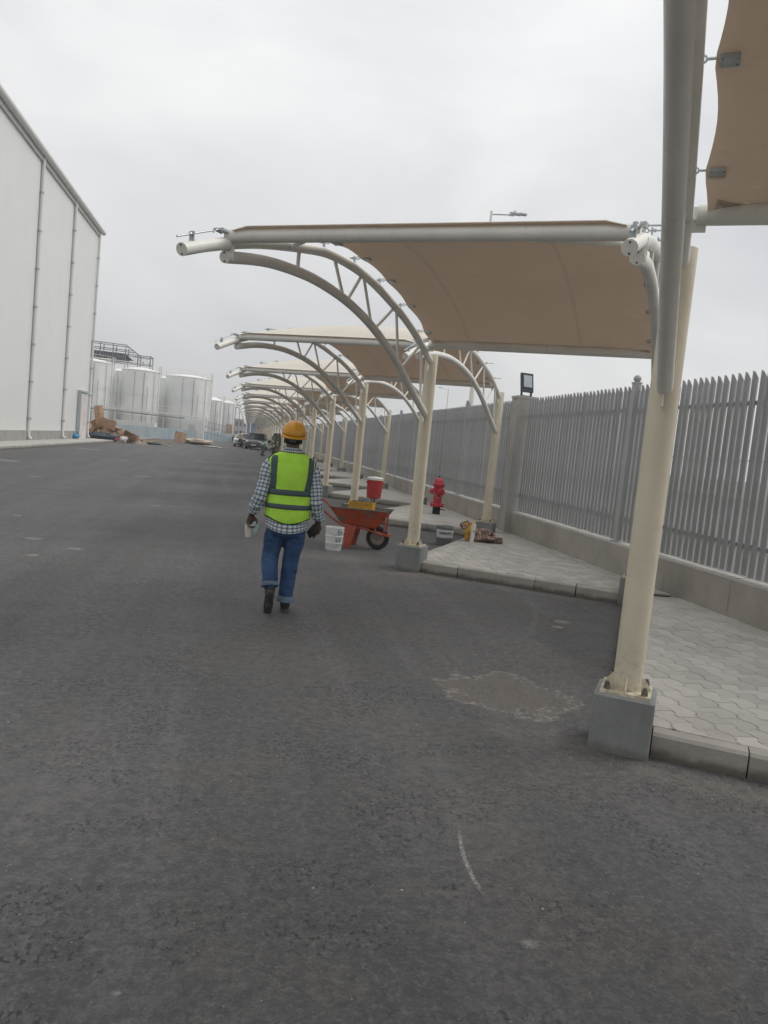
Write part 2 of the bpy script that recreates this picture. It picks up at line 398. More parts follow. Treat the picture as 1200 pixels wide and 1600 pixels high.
# zigzag paver outline, period .2 m, pitch .145 m across
PW, PL = .145, .2
def zig(y):
    t = (y / PL) % 1.0
    a = .014
    if t < .12: return -a + 2 * a * t / .12
    if t < .5: return a
    if t < .72: return a - 2 * a * (t - .5) / .22
    return -a
def paver_poly(col, row):
    x0 = col * PW; off = (PL / 2 if col % 2 else 0) + .062; y0 = row * PL + off; y1 = y0 + PL
    ks = sorted([y0, y1] + [k for r_ in range(math.floor(y0 / PL) - 1, math.ceil(y1 / PL) + 1) for k in ((r_) * PL, (r_ + .12) * PL, (r_ + .5) * PL, (r_ + .72) * PL) if y0 + .004 < k < y1 - .004])
    L = [(x0 + zig(y), y) for y in ks]; Rr = [(x0 + PW + zig(y), y) for y in reversed(ks)]
    return L + Rr
def clip(poly, cx):
    """clip by a convex counter-clockwise polygon"""
    out_ = poly
    for i in range(len(cx)):
        a, b = cx[i], cx[(i + 1) % len(cx)]; inp = out_; out_ = []
        if not inp: return []
        side = lambda p: (b[0] - a[0]) * (p[1] - a[1]) - (b[1] - a[1]) * (p[0] - a[0])
        for k in range(len(inp)):
            p, q = inp[k - 1], inp[k]; sp, sq = side(p), side(q)
            if (sp >= 0) != (sq >= 0):
                t = sp / (sp - sq); out_.append((p[0] + (q[0] - p[0]) * t, p[1] + (q[1] - p[1]) * t))
            if sq >= 0: out_.append(q)
    return out_
def area(p): return abs(sum(p[i - 1][0] * p[i][1] - p[i][0] * p[i - 1][1] for i in range(len(p)))) / 2
def paver_geo(q, poly, z0, z1, gap=.002, ox=0, oy=0):
    cx = sum(p[0] for p in poly) / len(poly); cy = sum(p[1] for p in poly) / len(poly)
    wx = max(abs(p[0] - cx) for p in poly) + 1e-6; wy = max(abs(p[1] - cy) for p in poly) + 1e-6
    def ins(g): return [(cx + (p[0] - cx) * (1 - g / wx), cy + (p[1] - cy) * (1 - g / wy)) for p in poly]
    a, b_ = ins(gap), ins(gap + .004); n = len(poly)
    V = [(x - ox, y - oy, z0) for x, y in a] + [(x - ox, y - oy, z1 - .004) for x, y in a] + [(x - ox, y - oy, z1) for x, y in b_]
    F = [tuple(range(2 * n, 3 * n))] + [(i, (i + 1) % n, n + (i + 1) % n, n + i) for i in range(n)] + [(n + i, n + (i + 1) % n, 2 * n + (i + 1) % n, 2 * n + i) for i in range(n)]
    q.add(V, F)
def ccw(poly):
    s_ = sum(poly[i - 1][0] * poly[i][1] - poly[i][0] * poly[i - 1][1] for i in range(len(poly)))
    return poly if s_ > 0 else poly[::-1]
ABn = AB.normalized(); S_dir = (Vector((AB.x, AB.y + STEP, 0))).normalized()
sn = Vector((S_dir.y, -S_dir.x, 0)); hn = Vector((-ABn.y, ABn.x, 0))   # inward normals of both kerb lines
cell_mesh = {}
def island(i):
    A = Vector((AX, AY + i * STEP, 0)); B0 = A + AB; B1 = A + Vector((AB.x, AB.y + STEP, 0))
    root = tag(thing('pavement', None, None), kind='structure')
    # kerb faces run along the two edges, 2 cm outside the column centre line
    ha, hb = A + ABn * .17 - hn * .08, B0 - ABn * .17 - hn * .08
    sa, sb = A + S_dir * .20 - sn * .06, B1 - S_dir * .20 - sn * .06
    L = .5
    kerbline(root, ha.to_2d(), hb.to_2d(), side=1, L=L)
    kerbline(root, sa.to_2d(), sb.to_2d(), side=-1, L=L)
    k = .125
    P0 = A + ABn * .05 - hn * .08 + hn * k
    # inner paved polygon
    h1 = A - hn * .08 + hn * k; s1 = A - sn * .06 + sn * (k - .0)
    # intersection of the inner lines
    det = ABn.x * S_dir.y - ABn.y * S_dir.x
    dv = s1 - h1; t = (dv.x * S_dir.y - dv.y * S_dir.x) / det; apex = h1 + ABn * t
    def at_x(p, d, x): tt = (x - p.x) / d.x; return p + d * tt
    hB = at_x(h1, ABn, B0.x); sB = at_x(s1, S_dir, B1.x)
    poly = ccw([apex.to_2d()[:], hB.to_2d()[:], (XW, hB.y), (XW, sB.y), sB.to_2d()[:]])
    bed = MB(); bed.prism(poly, -.02, .128); bed.build('bedding', M['paver_bed'], root, smooth=False)
    zt = .148
    if i <= 9:
        cells = []
        c0, c1 = int(min(p[0] for p in poly) / PW) - 1, int(max(p[0] for p in poly) / PW) + 1
        r0_, r1_ = int(min(p[1] for p in poly) / PL) - 2, int(max(p[1] for p in poly) / PL) + 1
        for c in range(c0, c1 + 1):
            for r_ in range(r0_, r1_ + 1):
                pp = paver_poly(c, r_); pc = clip(pp, poly)
                if len(pc) < 3 or area(pc) < .0012: continue
                cy = sum(p[1] for p in pc) / len(pc); cx = sum(p[0] for p in pc) / len(pc)
                cells.append((cx * cx + cy * cy, c, r_, pc, area(pc) > .98 * area(pp)))
        cells.sort(key=lambda a: a[0]); rest = MB(); lim = 300 if i < 2 else 0
        for k_, (d_, c, r_, pc, full) in enumerate(cells):
            z = zt + random.uniform(-.0022, .0022)
            if k_ < lim:
                if full:
                    key = c % 2
                    if key not in cell_mesh:
                        q = MB(); paver_geo(q, paver_poly(key, 0), -.05, 0, ox=key * PW, oy=0); cell_mesh[key] = q.mesh('paving_brick', M['paver'], smooth=False)
                    o = link('paving_brick', cell_mesh[key], root, (c * PW, r_ * PL, z)); o.rotation_euler = (random.uniform(-.006, .006), random.uniform(-.006, .006), 0)
                else:
                    q = MB(); paver_geo(q, pc, z - .05, z); q.build('paving_brick', M['paver'], root, smooth=False)
            else: paver_geo(rest, pc, z - .04, z, gap=.003)
        if rest.f: rest.build('paving_bricks_mass', M['paver'], root, smooth=False)['kind'] = 'stuff'
    else:
        q = MB(); q.prism(poly, .05, zt); q.build('paving_slab', M['paver'], root, smooth=False)
for i in range(-1, NM): island(i)

# ------------------------------------------------------------------ canopies
UP = [(.05, 2.80), (.85, 3.08), (1.41, 3.21), (2.05, 3.32), (2.55, 3.365), (3.1, 3.36), (3.56, 3.30), (4.41, 3.12), (5.02, 2.94), (5.38, 2.81)]
LO = [(.05, 2.10), (.78, 2.41), (1.25, 2.62), (1.7, 2.78), (2.2, 2.92), (2.8, 3.02), (3.43, 3.06), (3.95, 3.04), (4.39, 2.99), (4.88, 2.89)]
WEB = [(3.79, 3.79), (3.12, 2.83), (2.44, 2.76), (2.42, 2.09), (1.47, 2.02), (1.43, 1.2), (.48, 1.12), (.45, .28)]
def curve_z(P, t):
    for a, b in zip(P[:-1], P[1:]):
        if t <= b[0]: return a[1] + (b[1] - a[1]) * (t - a[0]) / (b[0] - a[0])
    return P[-1][1]
RC = .045
def L3(base, t, z, side=0): return Vector((base.x + U.x * t + ABn.x * side, base.y + U.y * t + ABn.y * side, z))
A0 = Vector((0, 0, 0)); B0 = AB.copy()
HOOKS = [.62, 1.3, 1.98, 2.66, 3.34, 4.02, 4.7]
def parts_meshes():
    P = {}
    for key, base, sgn in (('a', A0, 1), ('b', B0, -1)):
        q = MB(); q.tube([(base.x, base.y, .355), (base.x, base.y, 2.89)], .0825, 28); P['column' + key] = q.mesh('column', M['cream'])
        q = MB(); q.tube(arc_pts([L3(base, t, z) for t, z in UP], 4), RC, 16); P['upper' + key] = q.mesh('upper_chord', M['cream_steel'])
        q = MB(); q.tube(arc_pts([L3(base, t, z) for t, z in LO], 4), RC, 16); P['lower' + key] = q.mesh('lower_chord', M['cream_steel'])
        # caps: two small dark vent holes on each open end
        q = MB()
        for (t, z), (t2, z2) in ((UP[-1], UP[-2]), (LO[-1], LO[-2])):
            d = (L3(base, t, z) - L3(base, t2, z2)).normalized(); c = L3(base, t, z) + d * .002
            for s_ in (1, -1):
                o_ = Vector((0, 0, s_ * .031)); o_ -= d * o_.dot(d); q.tube([c + o_, c + o_ + d * .004], .006, 6)
        P['vent' + key] = q.mesh('vent_hole', M['void'])
        q = MB(); q.box((base.x, base.y, .345), (.28, .28, .018), -TH); P['plate' + key] = q.mesh('base_plate', M['cream'], smooth=False)
        for k in range(4):
            q = MB()
            a = -TH + k * math.pi / 2; dx, dy = math.cos(a), math.sin(a); px, py = -dy * .004, dx * .004
            v = []
            for s_ in (1, -1):
                for rr, zz in ((.078, .354), (.137, .354), (.137, .366), (.078, .44)): v.append((base.x + dx * rr + s_ * px, base.y + dy * rr + s_ * py, zz))
            q.add(v, [(0, 1, 2, 3), (7, 6, 5, 4)] + [(i, i + 4, (i + 1) % 4 + 4, (i + 1) % 4) for i in range(4)])
            P['gusset%d%s' % (k, key)] = q.mesh('gusset', M['cream'], smooth=False)
        for k in range(4):
            q = MB()
            a = -TH + math.pi / 4 + k * math.pi / 2; x, y = base.x + math.cos(a) * .148, base.y + math.sin(a) * .148
            q.lathe([(.012, .353), (.012, .40)], (x, y, 0), 8); q.lathe([(.021, .354), (.021, .373)], (x, y, 0), 6); q.lathe([(.018, .374), (.018, .388)], (x, y, 0), 6)
            P['bolt%d%s' % (k, key)] = q.mesh('anchor_bolt', M['bolt'])
        # pedestal with bevelled edges
        q = MB(); h = .17
        pr = [(h, -.06), (h, .325), (h - .012, .336)]
        V = []; cs = ((1, 1), (-1, 1), (-1, -1), (1, -1))
        for hw, z in pr:
            for sx_, sy_ in cs:
                c_ = .012
                for (ax_, ay_) in (((hw - c_) * sx_, hw * sy_), (hw * sx_, (hw - c_) * sy_)) if sx_ * sy_ < 0 else ((hw * sx_, (hw - c_) * sy_), ((hw - c_) * sx_, hw * sy_)):
                    p = rotz((ax_, ay_), -TH); V.append((base.x + p[0], base.y + p[1], z))
        F = [(i * 8 + j, i * 8 + (j + 1) % 8, (i + 1) * 8 + (j + 1) % 8, (i + 1) * 8 + j) for i in range(2) for j in range(8)] + [tuple(16 + j for j in range(8))]
        q.add(V, F); P['pedestal' + key] = q.mesh('pedestal', M['pedestal'], smooth=False)
        for k, (t0, t1) in enumerate(WEB):
            q = MB(); a, b_ = L3(base, t0, curve_z(UP, t0)), L3(base, t1, curve_z(LO, t1))
            if k == 7: b_ = L3(base, .28, 2.2)
            q.tube([a, b_], .0165, 8); P['web%d%s' % (k, key)] = q.mesh('brace', M['cream_steel'])
        # gusset fins at the chord ends and the joint between chord and column
        for n_, (t, z) in enumerate(((.10, 2.06), (.10, 2.74))):
            q = MB(); q.box(L3(base, t, z - .03), (.008, .10, .07), math.pi / 2 - TH + math.pi / 2); P['fin%d%s' % (n_, key)] = q.mesh('connection_plate', M['cream_steel'], smooth=False)
        q = MB(); tt = 4.84; q.box(L3(base, tt, (curve_z(UP, tt) + curve_z(LO, tt)) / 2), (.10, .012, .14), math.pi - TH)
        P['fin2' + key] = q.mesh('connection_plate', M['cream_steel'], smooth=False)
        # hooks: lug on top of the chord, threaded rod, ring, clamp plate on the membrane
        for k, t in enumerate(HOOKS + [5.28]):
            zc = curve_z(UP, t) + RC; q = MB(); c = L3(base, t, zc)
            q.box(c + Vector((0, 0, .03)), (.012, .035, .075), -TH + (math.pi / 2 if k == 7 else 0))
            if k == 7:   # corner tensioner runs along the truss
                dv = (L3(base, 4.72, curve_z(UP, 4.72) + .13) - (c + Vector((0, 0, .05)))).normalized(); s0 = c + Vector((0, 0, .05))
                e1 = s0 + dv * .25; q.tube([s0 - dv * .17, e1], .007, 8)
                side = ABn * sgn
            else:
                dv = (ABn * sgn).normalized(); s0 = c + Vector((0, 0, .05)); e1 = s0 + dv * .022; q.tube([s0 - dv * (.055 if sgn > 0 else .14), e1], .006, 8)
            # nut
            q.tube([s0 - dv * .028, s0 - dv * .012], .013, 6)
            # ring
            rp = [e1 + dv * .014 + (dv * math.cos(a) + Vector((0, 0, 1)) * math.sin(a)) * .014 for a in [i * 2 * math.pi / 10 for i in range(11)]]
            q.tube(rp, .005, 6, cap=False)
            sp = e1 + dv * .028
            q.tube([sp, sp + dv * .05], .006, 6); q.box(sp + dv * .085 - Vector((0, 0, .012)), (.075, .08, .018), math.atan2(dv.y, dv.x))
            for sa_ in (-1, 1):
                for sb_ in (-1, 1):
                    pp = rotz((.03 * sa_, .025 * sb_), math.atan2(dv.y, dv.x)); q.lathe([(.007, -.014), (.007, .012)], sp + dv * .085 + Vector((pp[0], pp[1], -.012)), 6)
            P['hook%d%s' % (k, key)] = q.mesh('tension_hook', M['galv'])
    # beams across
    q = MB(); a, b_ = L3(A0, 4.86, 3.045, .0), L3(B0, 4.86, 3.045, .0); q.tube([a, b_], .050, 14); P['front_beam'] = q.mesh('front_beam', M['cream_steel'])
    q = MB(); a, b_ = L3(A0, .30, 2.985, .06), L3(B0, .30, 2.985, -.06); q.tube([a, b_], .055, 14); P['rear_beam'] = q.mesh('rear_beam', M['cream_steel'])
    for key, base, s_ in (('a', A0, 1), ('b', B0, -1)):
        q = MB()
        q.box(L3(base, .30, 2.96, s_ * .075), (.07, .012, .13), -TH); q.box(L3(base, .30, 2.96, s_ * .05), (.06, .05, .012), -TH)
        P['bracket' + key] = q.mesh('beam_bracket', M['cream_steel'], smooth=False)
        q = MB(); q.tube([L3(base, 3.95, curve_z(UP, 3.95), s_ * .02), L3(base, 4.84, 3.01, s_ * .62)], .019, 8); P['knee' + key] = q.mesh('knee_brace', M['cream_steel'])
    # membrane
    q = MB(); NT, NS = 60, 22; W_ = AB.length; G = []
    def mz(t, s):
        e_ = 4 * s * (1 - s)
        base = curve_z(UP, max(.05, min(t, 5.35))) + RC + .035
        tt = max(0, min(1, (t - .22) / (4.95 - .22)))
        hump = math.sin(math.pi * tt) ** .8
        z = base + .005 + .12 * e_ ** .8 * hump
        # lies on both beams
        zb0 = 2.985 + .058; zb1 = 3.045 + .053
        w0 = math.exp(-((t - .30) / .28) ** 2) * min(1, e_ * 2.5); w1 = math.exp(-((t - 4.86) / .35) ** 2) * min(1, e_ * 6 + .35)
        z -= max(0, .25 - t) * .25
        z = z * (1 - w0) + zb0 * w0; z = z * (1 - w1) + zb1 * w1
        return z
    for i in range(NT + 1):
        ti = i / NT
        row = []
        for j in range(NS + 1):
            s = j / NS
            t0 = .25 - .07 * 4 * s * (1 - s); t1 = 4.93 + .0 * (abs(2 * s - 1) ** 10)
            t = t0 + (t1 - t0) * ti
            # scalloped side edges between the hooks
            ph = (t - HOOKS[0]) / (HOOKS[1] - HOOKS[0]); sc_ = .032 * math.sin(math.pi * (ph % 1)) if t < HOOKS[-1] and t > .2 else 0
            edge = .078 + sc_
            x = edge + (W_ - 2 * edge) * s
            p = L3(A0, t, 0, x); row.append(Vector((p.x, p.y, mz(t, s))))
        G.append(row)
    n1 = NS + 1; top = [p for r_ in G for p in r_]
    V = top + [p - Vector((0, 0, .005)) for p in top]; o_ = len(top); F = []; mi = []
    for i in range(NT):
        for j in range(NS):
            a = i * n1 + j; q_ = (a, a + n1, a + n1 + 1, a + 1); F.append(q_)
            mi.append(0)
    tf = list(F)
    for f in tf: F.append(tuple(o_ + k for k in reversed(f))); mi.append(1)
    per = [j for j in range(n1)] + [i * n1 + NS for i in range(1, NT + 1)] + [NT * n1 + j for j in range(NS - 1, -1, -1)] + [i * n1 for i in range(NT - 1, 0, -1)]
    for k in range(len(per)): a, b_ = per[k], per[(k + 1) % len(per)]; F.append((a, b_, b_ + o_, a + o_)); mi.append(0)
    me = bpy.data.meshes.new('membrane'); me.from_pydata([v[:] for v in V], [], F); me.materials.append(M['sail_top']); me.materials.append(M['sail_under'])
    me.polygons.foreach_set('material_index', mi); me.polygons.foreach_set('use_smooth', [True] * len(F)); me.update(); me.set_sharp_from_angle(angle=R(50))
    P['membrane'] = me
    for key, base, s_ in (('a', A0, 1), ('b', B0, -1)):
        q = MB(); p = [L3(base, t, 0, s_ * x) for t, x in ((.27, .14), (.27, .30), (.36, .26), (.43, .15))]
        zz = [mz(t, s) - .012 for t, s in ((.27, .05), (.27, .11), (.36, .09), (.43, .05))]
        V = [(a.x, a.y, z_) for a, z_ in zip(p, zz)] + [(a.x, a.y, z_ + .006) for a, z_ in zip(p, zz)]
        q.add(V, [(3, 2, 1, 0), (4, 5, 6, 7)] + [(i, (i + 1) % 4, (i + 1) % 4 + 4, i + 4) for i in range(4)]); P['cplate' + key] = q.mesh('corner_plate', M['galv'], smooth=False)
    # webbing strap sewn along the front edge, seen as a pale line
    return P
def sail(name, col, under):
    b = NB(name)
    v = b.vscale(b.obj, (1, 1, 1), rot=(0, 0, TH))
    c = b.mix(b.map(b.noise(.9, 4), .3, .7), mul(col, .94), mul(col, 1.04))
    c = b.mix(b.map(b.noise(4, 5, .6), .5, .8, 0, .25), c, mul(col, .8))
    if under:
        sy = b.n('ShaderNodeSeparateXYZ', {0: v}).outputs[0]
        seam = b.math('ABSOLUTE', b.math('SUBTRACT', b.math('FRACT', b.math('MULTIPLY', b.math('ADD', sy, 4.1), 1 / 1.35)), .5))
        c = b.mix(b.map(seam, .012, .018, .4, 0), c, mul(col, .6))
    cre = b.noise(1.0, 4, .55, vec=b.vscale(v, (1.2, 6.0, 1)), dist=.6)
    c = b.mix(b.map(cre, .58, .75, 0, .22), c, mul(col, .78))
    b.fin(c, .6, b.bump(cre, .5, .05, b.bump(b.noise(3, 3), .15, .03)))
    tr = b.n('ShaderNodeBsdfTranslucent', {'Color': (.78, .69, .60, 1)}); ms = b.n('ShaderNodeMixShader', {0: .31, 1: b.b.outputs[0], 2: tr.outputs[0]})
    b.t.links.new(ms.outputs[0], b.out.inputs[0]); return b.m
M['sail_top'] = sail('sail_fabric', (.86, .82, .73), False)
M['sail_under'] = sail('sail_fabric_shaded_underside', (.60, .49, .39), True)  # tan puts the dim light beneath the cream membrane into its colour
PM = parts_meshes()
def canopy(i, full):
    r_ = thing('shade_canopy', None, 'shade canopy', (AX, AY + i * STEP, 0), group='cream shade canopies over the parking bays')
    if i == 0: lab = 'cream shade canopy right overhead, cut off by the top right of the frame'
    elif i == 1: lab = 'nearest fully visible cream shade canopy, its pipe truss ending left above the man'
    else: lab = '%s cream shade canopy from the camera in the row along the fence' % ORD[i]
    r_['label'] = lab
    for key in 'ab':
        pd = link('pedestal', PM['pedestal' + key], r_)
        c_ = link('column', PM['column' + key], r_)
        if full >= 1:
            bp = link('base_plate', PM['plate' + key], c_)
            for k in range(4):
                link('gusset', PM['gusset%d%s' % (k, key)], c_)
                if full >= 2: link('anchor_bolt', PM['bolt%d%s' % (k, key)], c_)
        uc = link('upper_chord', PM['upper' + key], r_); link('lower_chord', PM['lower' + key], r_)
        for k in range(8): link('brace', PM['web%d%s' % (k, key)], r_)
        if full >= 1:
            link('vent_hole', PM['vent' + key], uc)['kind'] = 'stuff'
            for k in range(3): link('connection_plate', PM['fin%d%s' % (k, key)], r_)
        for k in range(8):
            if full >= 2 or (full == 1 and k in (4, 5, 6, 7)) or k == 7: link('tension_hook', PM['hook%d%s' % (k, key)], r_)
    link('front_beam', PM['front_beam'], r_); link('rear_beam', PM['rear_beam'], r_); link('membrane', PM['membrane'], r_)
    for key in 'ab':
        if full >= 1: link('beam_bracket', PM['bracket' + key], r_); link('corner_plate', PM['cplate' + key], r_); link('knee_brace', PM['knee' + key], r_)
    return r_
for i in range(NM): canopy(i, 2 if i < 3 else 1 if i < 7 else 0)

# ------------------------------------------------------------------ wall and palisade fence
FX = 5.44; FY0, FY1 = 1.4, 122.0
b = thing('low_wall', 'low grey rendered wall carrying the palisade fence', 'wall')
SEG = 6.0; y = FY0; k = 0
while y < FY1:
    y2 = min(y + SEG, FY1); q = MB(); q.prism([(XW, y + .004), (XW + .22, y + .004), (XW + .22, y2 - .004), (XW, y2 - .004)], -.2, .548)
    q.build('wall_bay', M['wall'], b, smooth=False)
    q = MB(); n = int((y2 - y) / .3); V = []; 
    for j in range(n + 1):
        yy = y + (y2 - y) * j / n; dx = random.uniform(-.006, .008); dz = random.uniform(-.004, .006)
        V += [(XW - .004 + dx, yy, .5485), (XW + .012 + dx, yy, .572 + dz), (XW + .2, yy, .574 + dz), (XW + .222, yy, .5485)]
    F = [(4 * j + a, 4 * j + 4 + a, 4 * j + 5 + a, 4 * j + 1 + a) for j in range(n) for a in range(3)]
    q.add(V, F); q.build('mortar_cap', M['wall_cap'], b, smooth=False)
    y = y2
b = thing('palisade_fence', 'tall grey steel palisade fence of pointed slats on the low wall', 'fence')
q = MB()
def slat_mesh():
    q = MB(); hw, dp, th = .0475, .024, .003
    z0, z1 = .60, 2.80
    # angle-section pale, cut diagonally at the top
    out_ = [(-dp, -hw), (0, -hw + .012), (0, hw - .012), (-dp, hw)]
    inn = [(p[0] + th, p[1]) for p in out_]
    ring = out_ + inn[::-1]
    tops = [2.745 + (p[1] + hw) / (2 * hw) * .105 for p in ring]
    V = [(p[0], p[1], z0) for p in ring] + [(p[0], p[1], tz) for p, tz in zip(ring, tops)]
    n = len(ring); F = [(i, (i + 1) % n, n + (i + 1) % n, n + i)[::-1] for i in range(n)] + [tuple(range(n)), tuple(range(2 * n - 1, n - 1, -1))]
    q.add(V, F); return q
SL = slat_mesh(); sl_me = SL.mesh('slat', M['slat'], smooth=False)
posts = [6.0 + 4.3 * k for k in range(-1, 27)]
rest = MB(); cnt = 0; yy = 2.0
while yy < FY1:
    if min(abs(yy - p) for p in posts) > .07:
        if yy > 5.6 and cnt < 300:
            o = link('slat', sl_me, b, (FX + random.uniform(-.003, .003), yy + random.uniform(-.004, .004), random.uniform(-.006, .006))); o.rotation_euler = (random.uniform(-.004, .004), 0, random.uniform(-.018, .018)); cnt += 1
        elif yy > 3.5:
            rest.add([(v[0] + FX, v[1] + yy, v[2]) for v in SL.v], SL.f)
    yy += .128
rest.build('slats_mass', M['slat'], b, smooth=False)['kind'] = 'stuff'
q = MB(); q.box((FX + .022, (FY0 + FY1) / 2, 2.50), (.035, FY1 - FY0, .045)); q.build('top_rail', M['fence'], b, smooth=False)
q = MB(); q.box((FX + .022, (FY0 + FY1) / 2, .93), (.035, FY1 - FY0, .05)); q.build('bottom_rail', M['fence'], b, smooth=False)
q = MB(); q.bar((FX + .03, FY0, 1.86), (FX + .03, FY1, 1.86), .012, .012); q.bar((FX + .03, FY0, 1.42), (FX + .03, FY1, 1.42), .012, .012); q.build('tie_wires', M['fence'], b, smooth=False)
qp = MB(); qp.box((0, 0, 1.72), (.09, .10, 2.32)); qp.box((0, 0, 2.885), (.11, .12, .02)); pm_ = qp.mesh('fence_post', M['fence'], smooth=False)
qb = MB(); qb.ell((0, 0, 2.945), (.055, .055, .055), 14, 10); qb.lathe([(.022, 2.88), (.022, 2.90)], (0, 0, 0), 10); bm_ = qb.mesh('ball_finial', M['fence'])
qf = MB(); qf.box((0, 0, .581), (.16, .2, .012)); fm_ = qf.mesh('foot_plate', M['galv'], smooth=False)
for k, py in enumerate(posts):
    if py < 3: continue
    if abs(py - 14.6) < .2: continue
    o = link('fence_post', pm_, b, (FX + .0, py, 0)); link('foot_plate', fm_, o)
    if k % 2 == 0 or py > 40: link('ball_finial', bm_, o)
q = MB(); q.box((XW + .10, 14.72, 1.35), (.40, .36, 3.0)); q.box((XW + .10, 14.72, 2.86), (.43, .39, .05))
o = q.build('concrete_pillar', M['pillar'], smooth=False); tag(o, 'square stained concrete pillar in the fence line with a floodlight on top', 'pillar')
q = MB(); q.box((XW + .30, 15.2, 1.6), (.06, .10, 2.5)); q.build('render_strip', M['wall_cap'], o, smooth=False)
# floodlight
fl = thing('floodlight', 'black tilted floodlight standing on top of the concrete pillar', 'floodlight', (XW + .08, 14.62, 2.885), R(12))
q = MB(); mt = Matrix.Rotation(R(-12), 3, 'X'); q.box((0, .02, .27), (.27, .055, .38), mat=mt)
for k in range(7): q.box((-.105 + k * .035, .06, .27), (.008, .035, .34), mat=mt)
q.build('housing', M['dark_metal'] if 'dark_metal' in M else simple('dark_metal', (.035, .045, .055), .45, .1, 10, metal=.2), fl, smooth=False)
M['dark_metal'] = bpy.data.materials['dark_metal']
q = MB(); q.box((0, -.012, .30), (.19, .006, .24), mat=mt); q.build('glass', simple('lamp_glass', (.42, .47, .50), .15, .1), fl, smooth=False)
q = MB(); q.box((-.11, 0, .05), (.02, .05, .1)); q.box((.11, 0, .05), (.02, .05, .1)); q.box((0, 0, .008), (.24, .06, .016)); q.build('bracket', M['dark_metal'], fl, smooth=False)

# ------------------------------------------------------------------ lamp posts behind the fence
def lamp_post(x, y, h, arm, label):
    t = thing('street_lamp', label, 'street lamp', (x, y, -.03), group='street lamps beyond the fence')
    q = MB(); q.tube([(0, 0, 0), (0, 0, h - .35)], [.085, .05], 12); q.tube([(0, 0, h - .36), (0, 0, h)], .034, 10); q.build('pole', M['cream_steel'], t)
    ex = arm; q = MB(); q.tube([(0, 0, h - .09), (ex, 0, h - .02)], .018, 8); q.build('arm', M['galv'], t)
    q = MB(); s_ = 1 if ex > 0 else -1
    q.box((ex + s_ * .12, 0, h + .02), (.26, .12, .05)); q.box((ex + s_ * .30, 0, h + .035), (.22, .15, .035)); q.tube([(ex + s_ * .08, 0, h + .04), (ex + s_ * .08, 0, h + .10)], .025, 8)
    q.box((ex + s_ * .0, 0, h), (.12, .07, .09)); q.build('lamp_head', M['galv'], t, smooth=False)
lamp_post(5.98, 20.5, 8.25, .58, 'tall street lamp with one short arm rising above the nearest canopy roof')
lamp_post(20.7, 80, 8.4, -.8, 'far thin street lamp seen low between the canopies beyond the fence')

# ------------------------------------------------------------------ warehouse, walkway on the left
BX = -11.15; BY1 = 57.0; BH = 14.45
M['clad'] = simple('grey_cladding', (.68, .69, .68), .45, .03, .3, dirt=(.5, .5, .48), dirt_amt=.2, dscale=.3, obj_rand=.02)
M['clad_trim'] = simple('cladding_trim', (.50, .51, .50), .45, .04, 1)
wh = thing('warehouse', 'huge pale grey clad warehouse along the left side of the road', 'building')
bays = [BY1 - .35 - 7.35 * k for k in range(0, 12)]
q = MB(); q.prism([(BX - 48, -31), (BX - .1, -31), (BX - .1, BY1), (BX - 48, BY1)], .0, BH - .2); q.build('wall', M['clad'], wh, smooth=False)
q = MB(); q.prism([(BX - .1, -31), (BX + .06, -31), (BX + .06, BY1), (BX - .1, BY1)], -.1, .62); q.build('plinth', M['plinth'], wh, smooth=False)
pan = {}
for k in range(11):
    y1, y0 = bays[k], bays[k + 1]
    q = MB()
    n = 1
    for j in range(n):   # wide profiled sheets with narrow ribs between them
        a = y0 + (y1 - y0) * j / n; c = y0 + (y1 - y0) * (j + 1) / n
        q.add([(BX - .1, a, .66), (BX - .012, a + .02, .66), (BX, a + .05, .66), (BX, c - .05, .66), (BX - .012, c - .02, .66), (BX - .1, c, .66)] + [(BX - .1, a, BH - .3), (BX - .012, a + .02, BH - .3), (BX, a + .05, BH - .3), (BX, c - .05, BH - .3), (BX - .012, c - .02, BH - .3), (BX - .1, c, BH - .3)],
              [(i, i + 1, i + 7, i + 6) for i in range(5)] + [(0, 5, 4, 3, 2, 1)])
    q.build('wall_panel', M['clad'], wh, smooth=False)
q = MB(); q.bar((BX + .01, -31, .64), (BX + .01, BY1, .64), .12, .04); q.build('drip_trim', M['clad_trim'], wh, smooth=False)
# eaves: fascia and round-nosed gutter
q = MB(); q.box((BX + .05, (BY1 - 31) / 2, BH - .22), (.12, BY1 + 31, .42)); q.box((BX - 24, BY1 - .05, BH - .22), (48, .22, .42)); q.build('fascia', M['clad_trim'], wh, smooth=False)
q = MB(); q.tube([(BX + .22, -31, BH - .05), (BX + .22, BY1 + .25, BH - .05)], .17, 14); q.build('gutter', M['clad'], wh)
q = MB(); q.prism([(BX - 48, -31), (BX + .1, -31), (BX + .1, BY1 + .1), (BX - 48, BY1 + .1)], BH - .02, BH + .14); q.build('roof', M['clad_trim'], wh, smooth=False)
qd = MB(); qd.tube([(.10, 0, BH - .2), (.10, 0, .55), (.12, 0, .32), (.24, 0, .2)], .085, 12); dm = qd.mesh('downpipe', M['clad'])
qb = MB(); qb.lathe([(.105, -.045), (.105, .045)], (.10, 0, 0), 12); qb.box((.12, -.1, 0), (.05, .14, .05)); bmesh_ = qb.mesh('pipe_clamp', M['galv'])
for k, yb in enumerate(bays[:9]):
    o = link('downpipe', dm, wh, (BX, yb, 0))
    for j in range(7): link('pipe_clamp', bmesh_, o, (0, 0, 1.25 + j * 1.88))
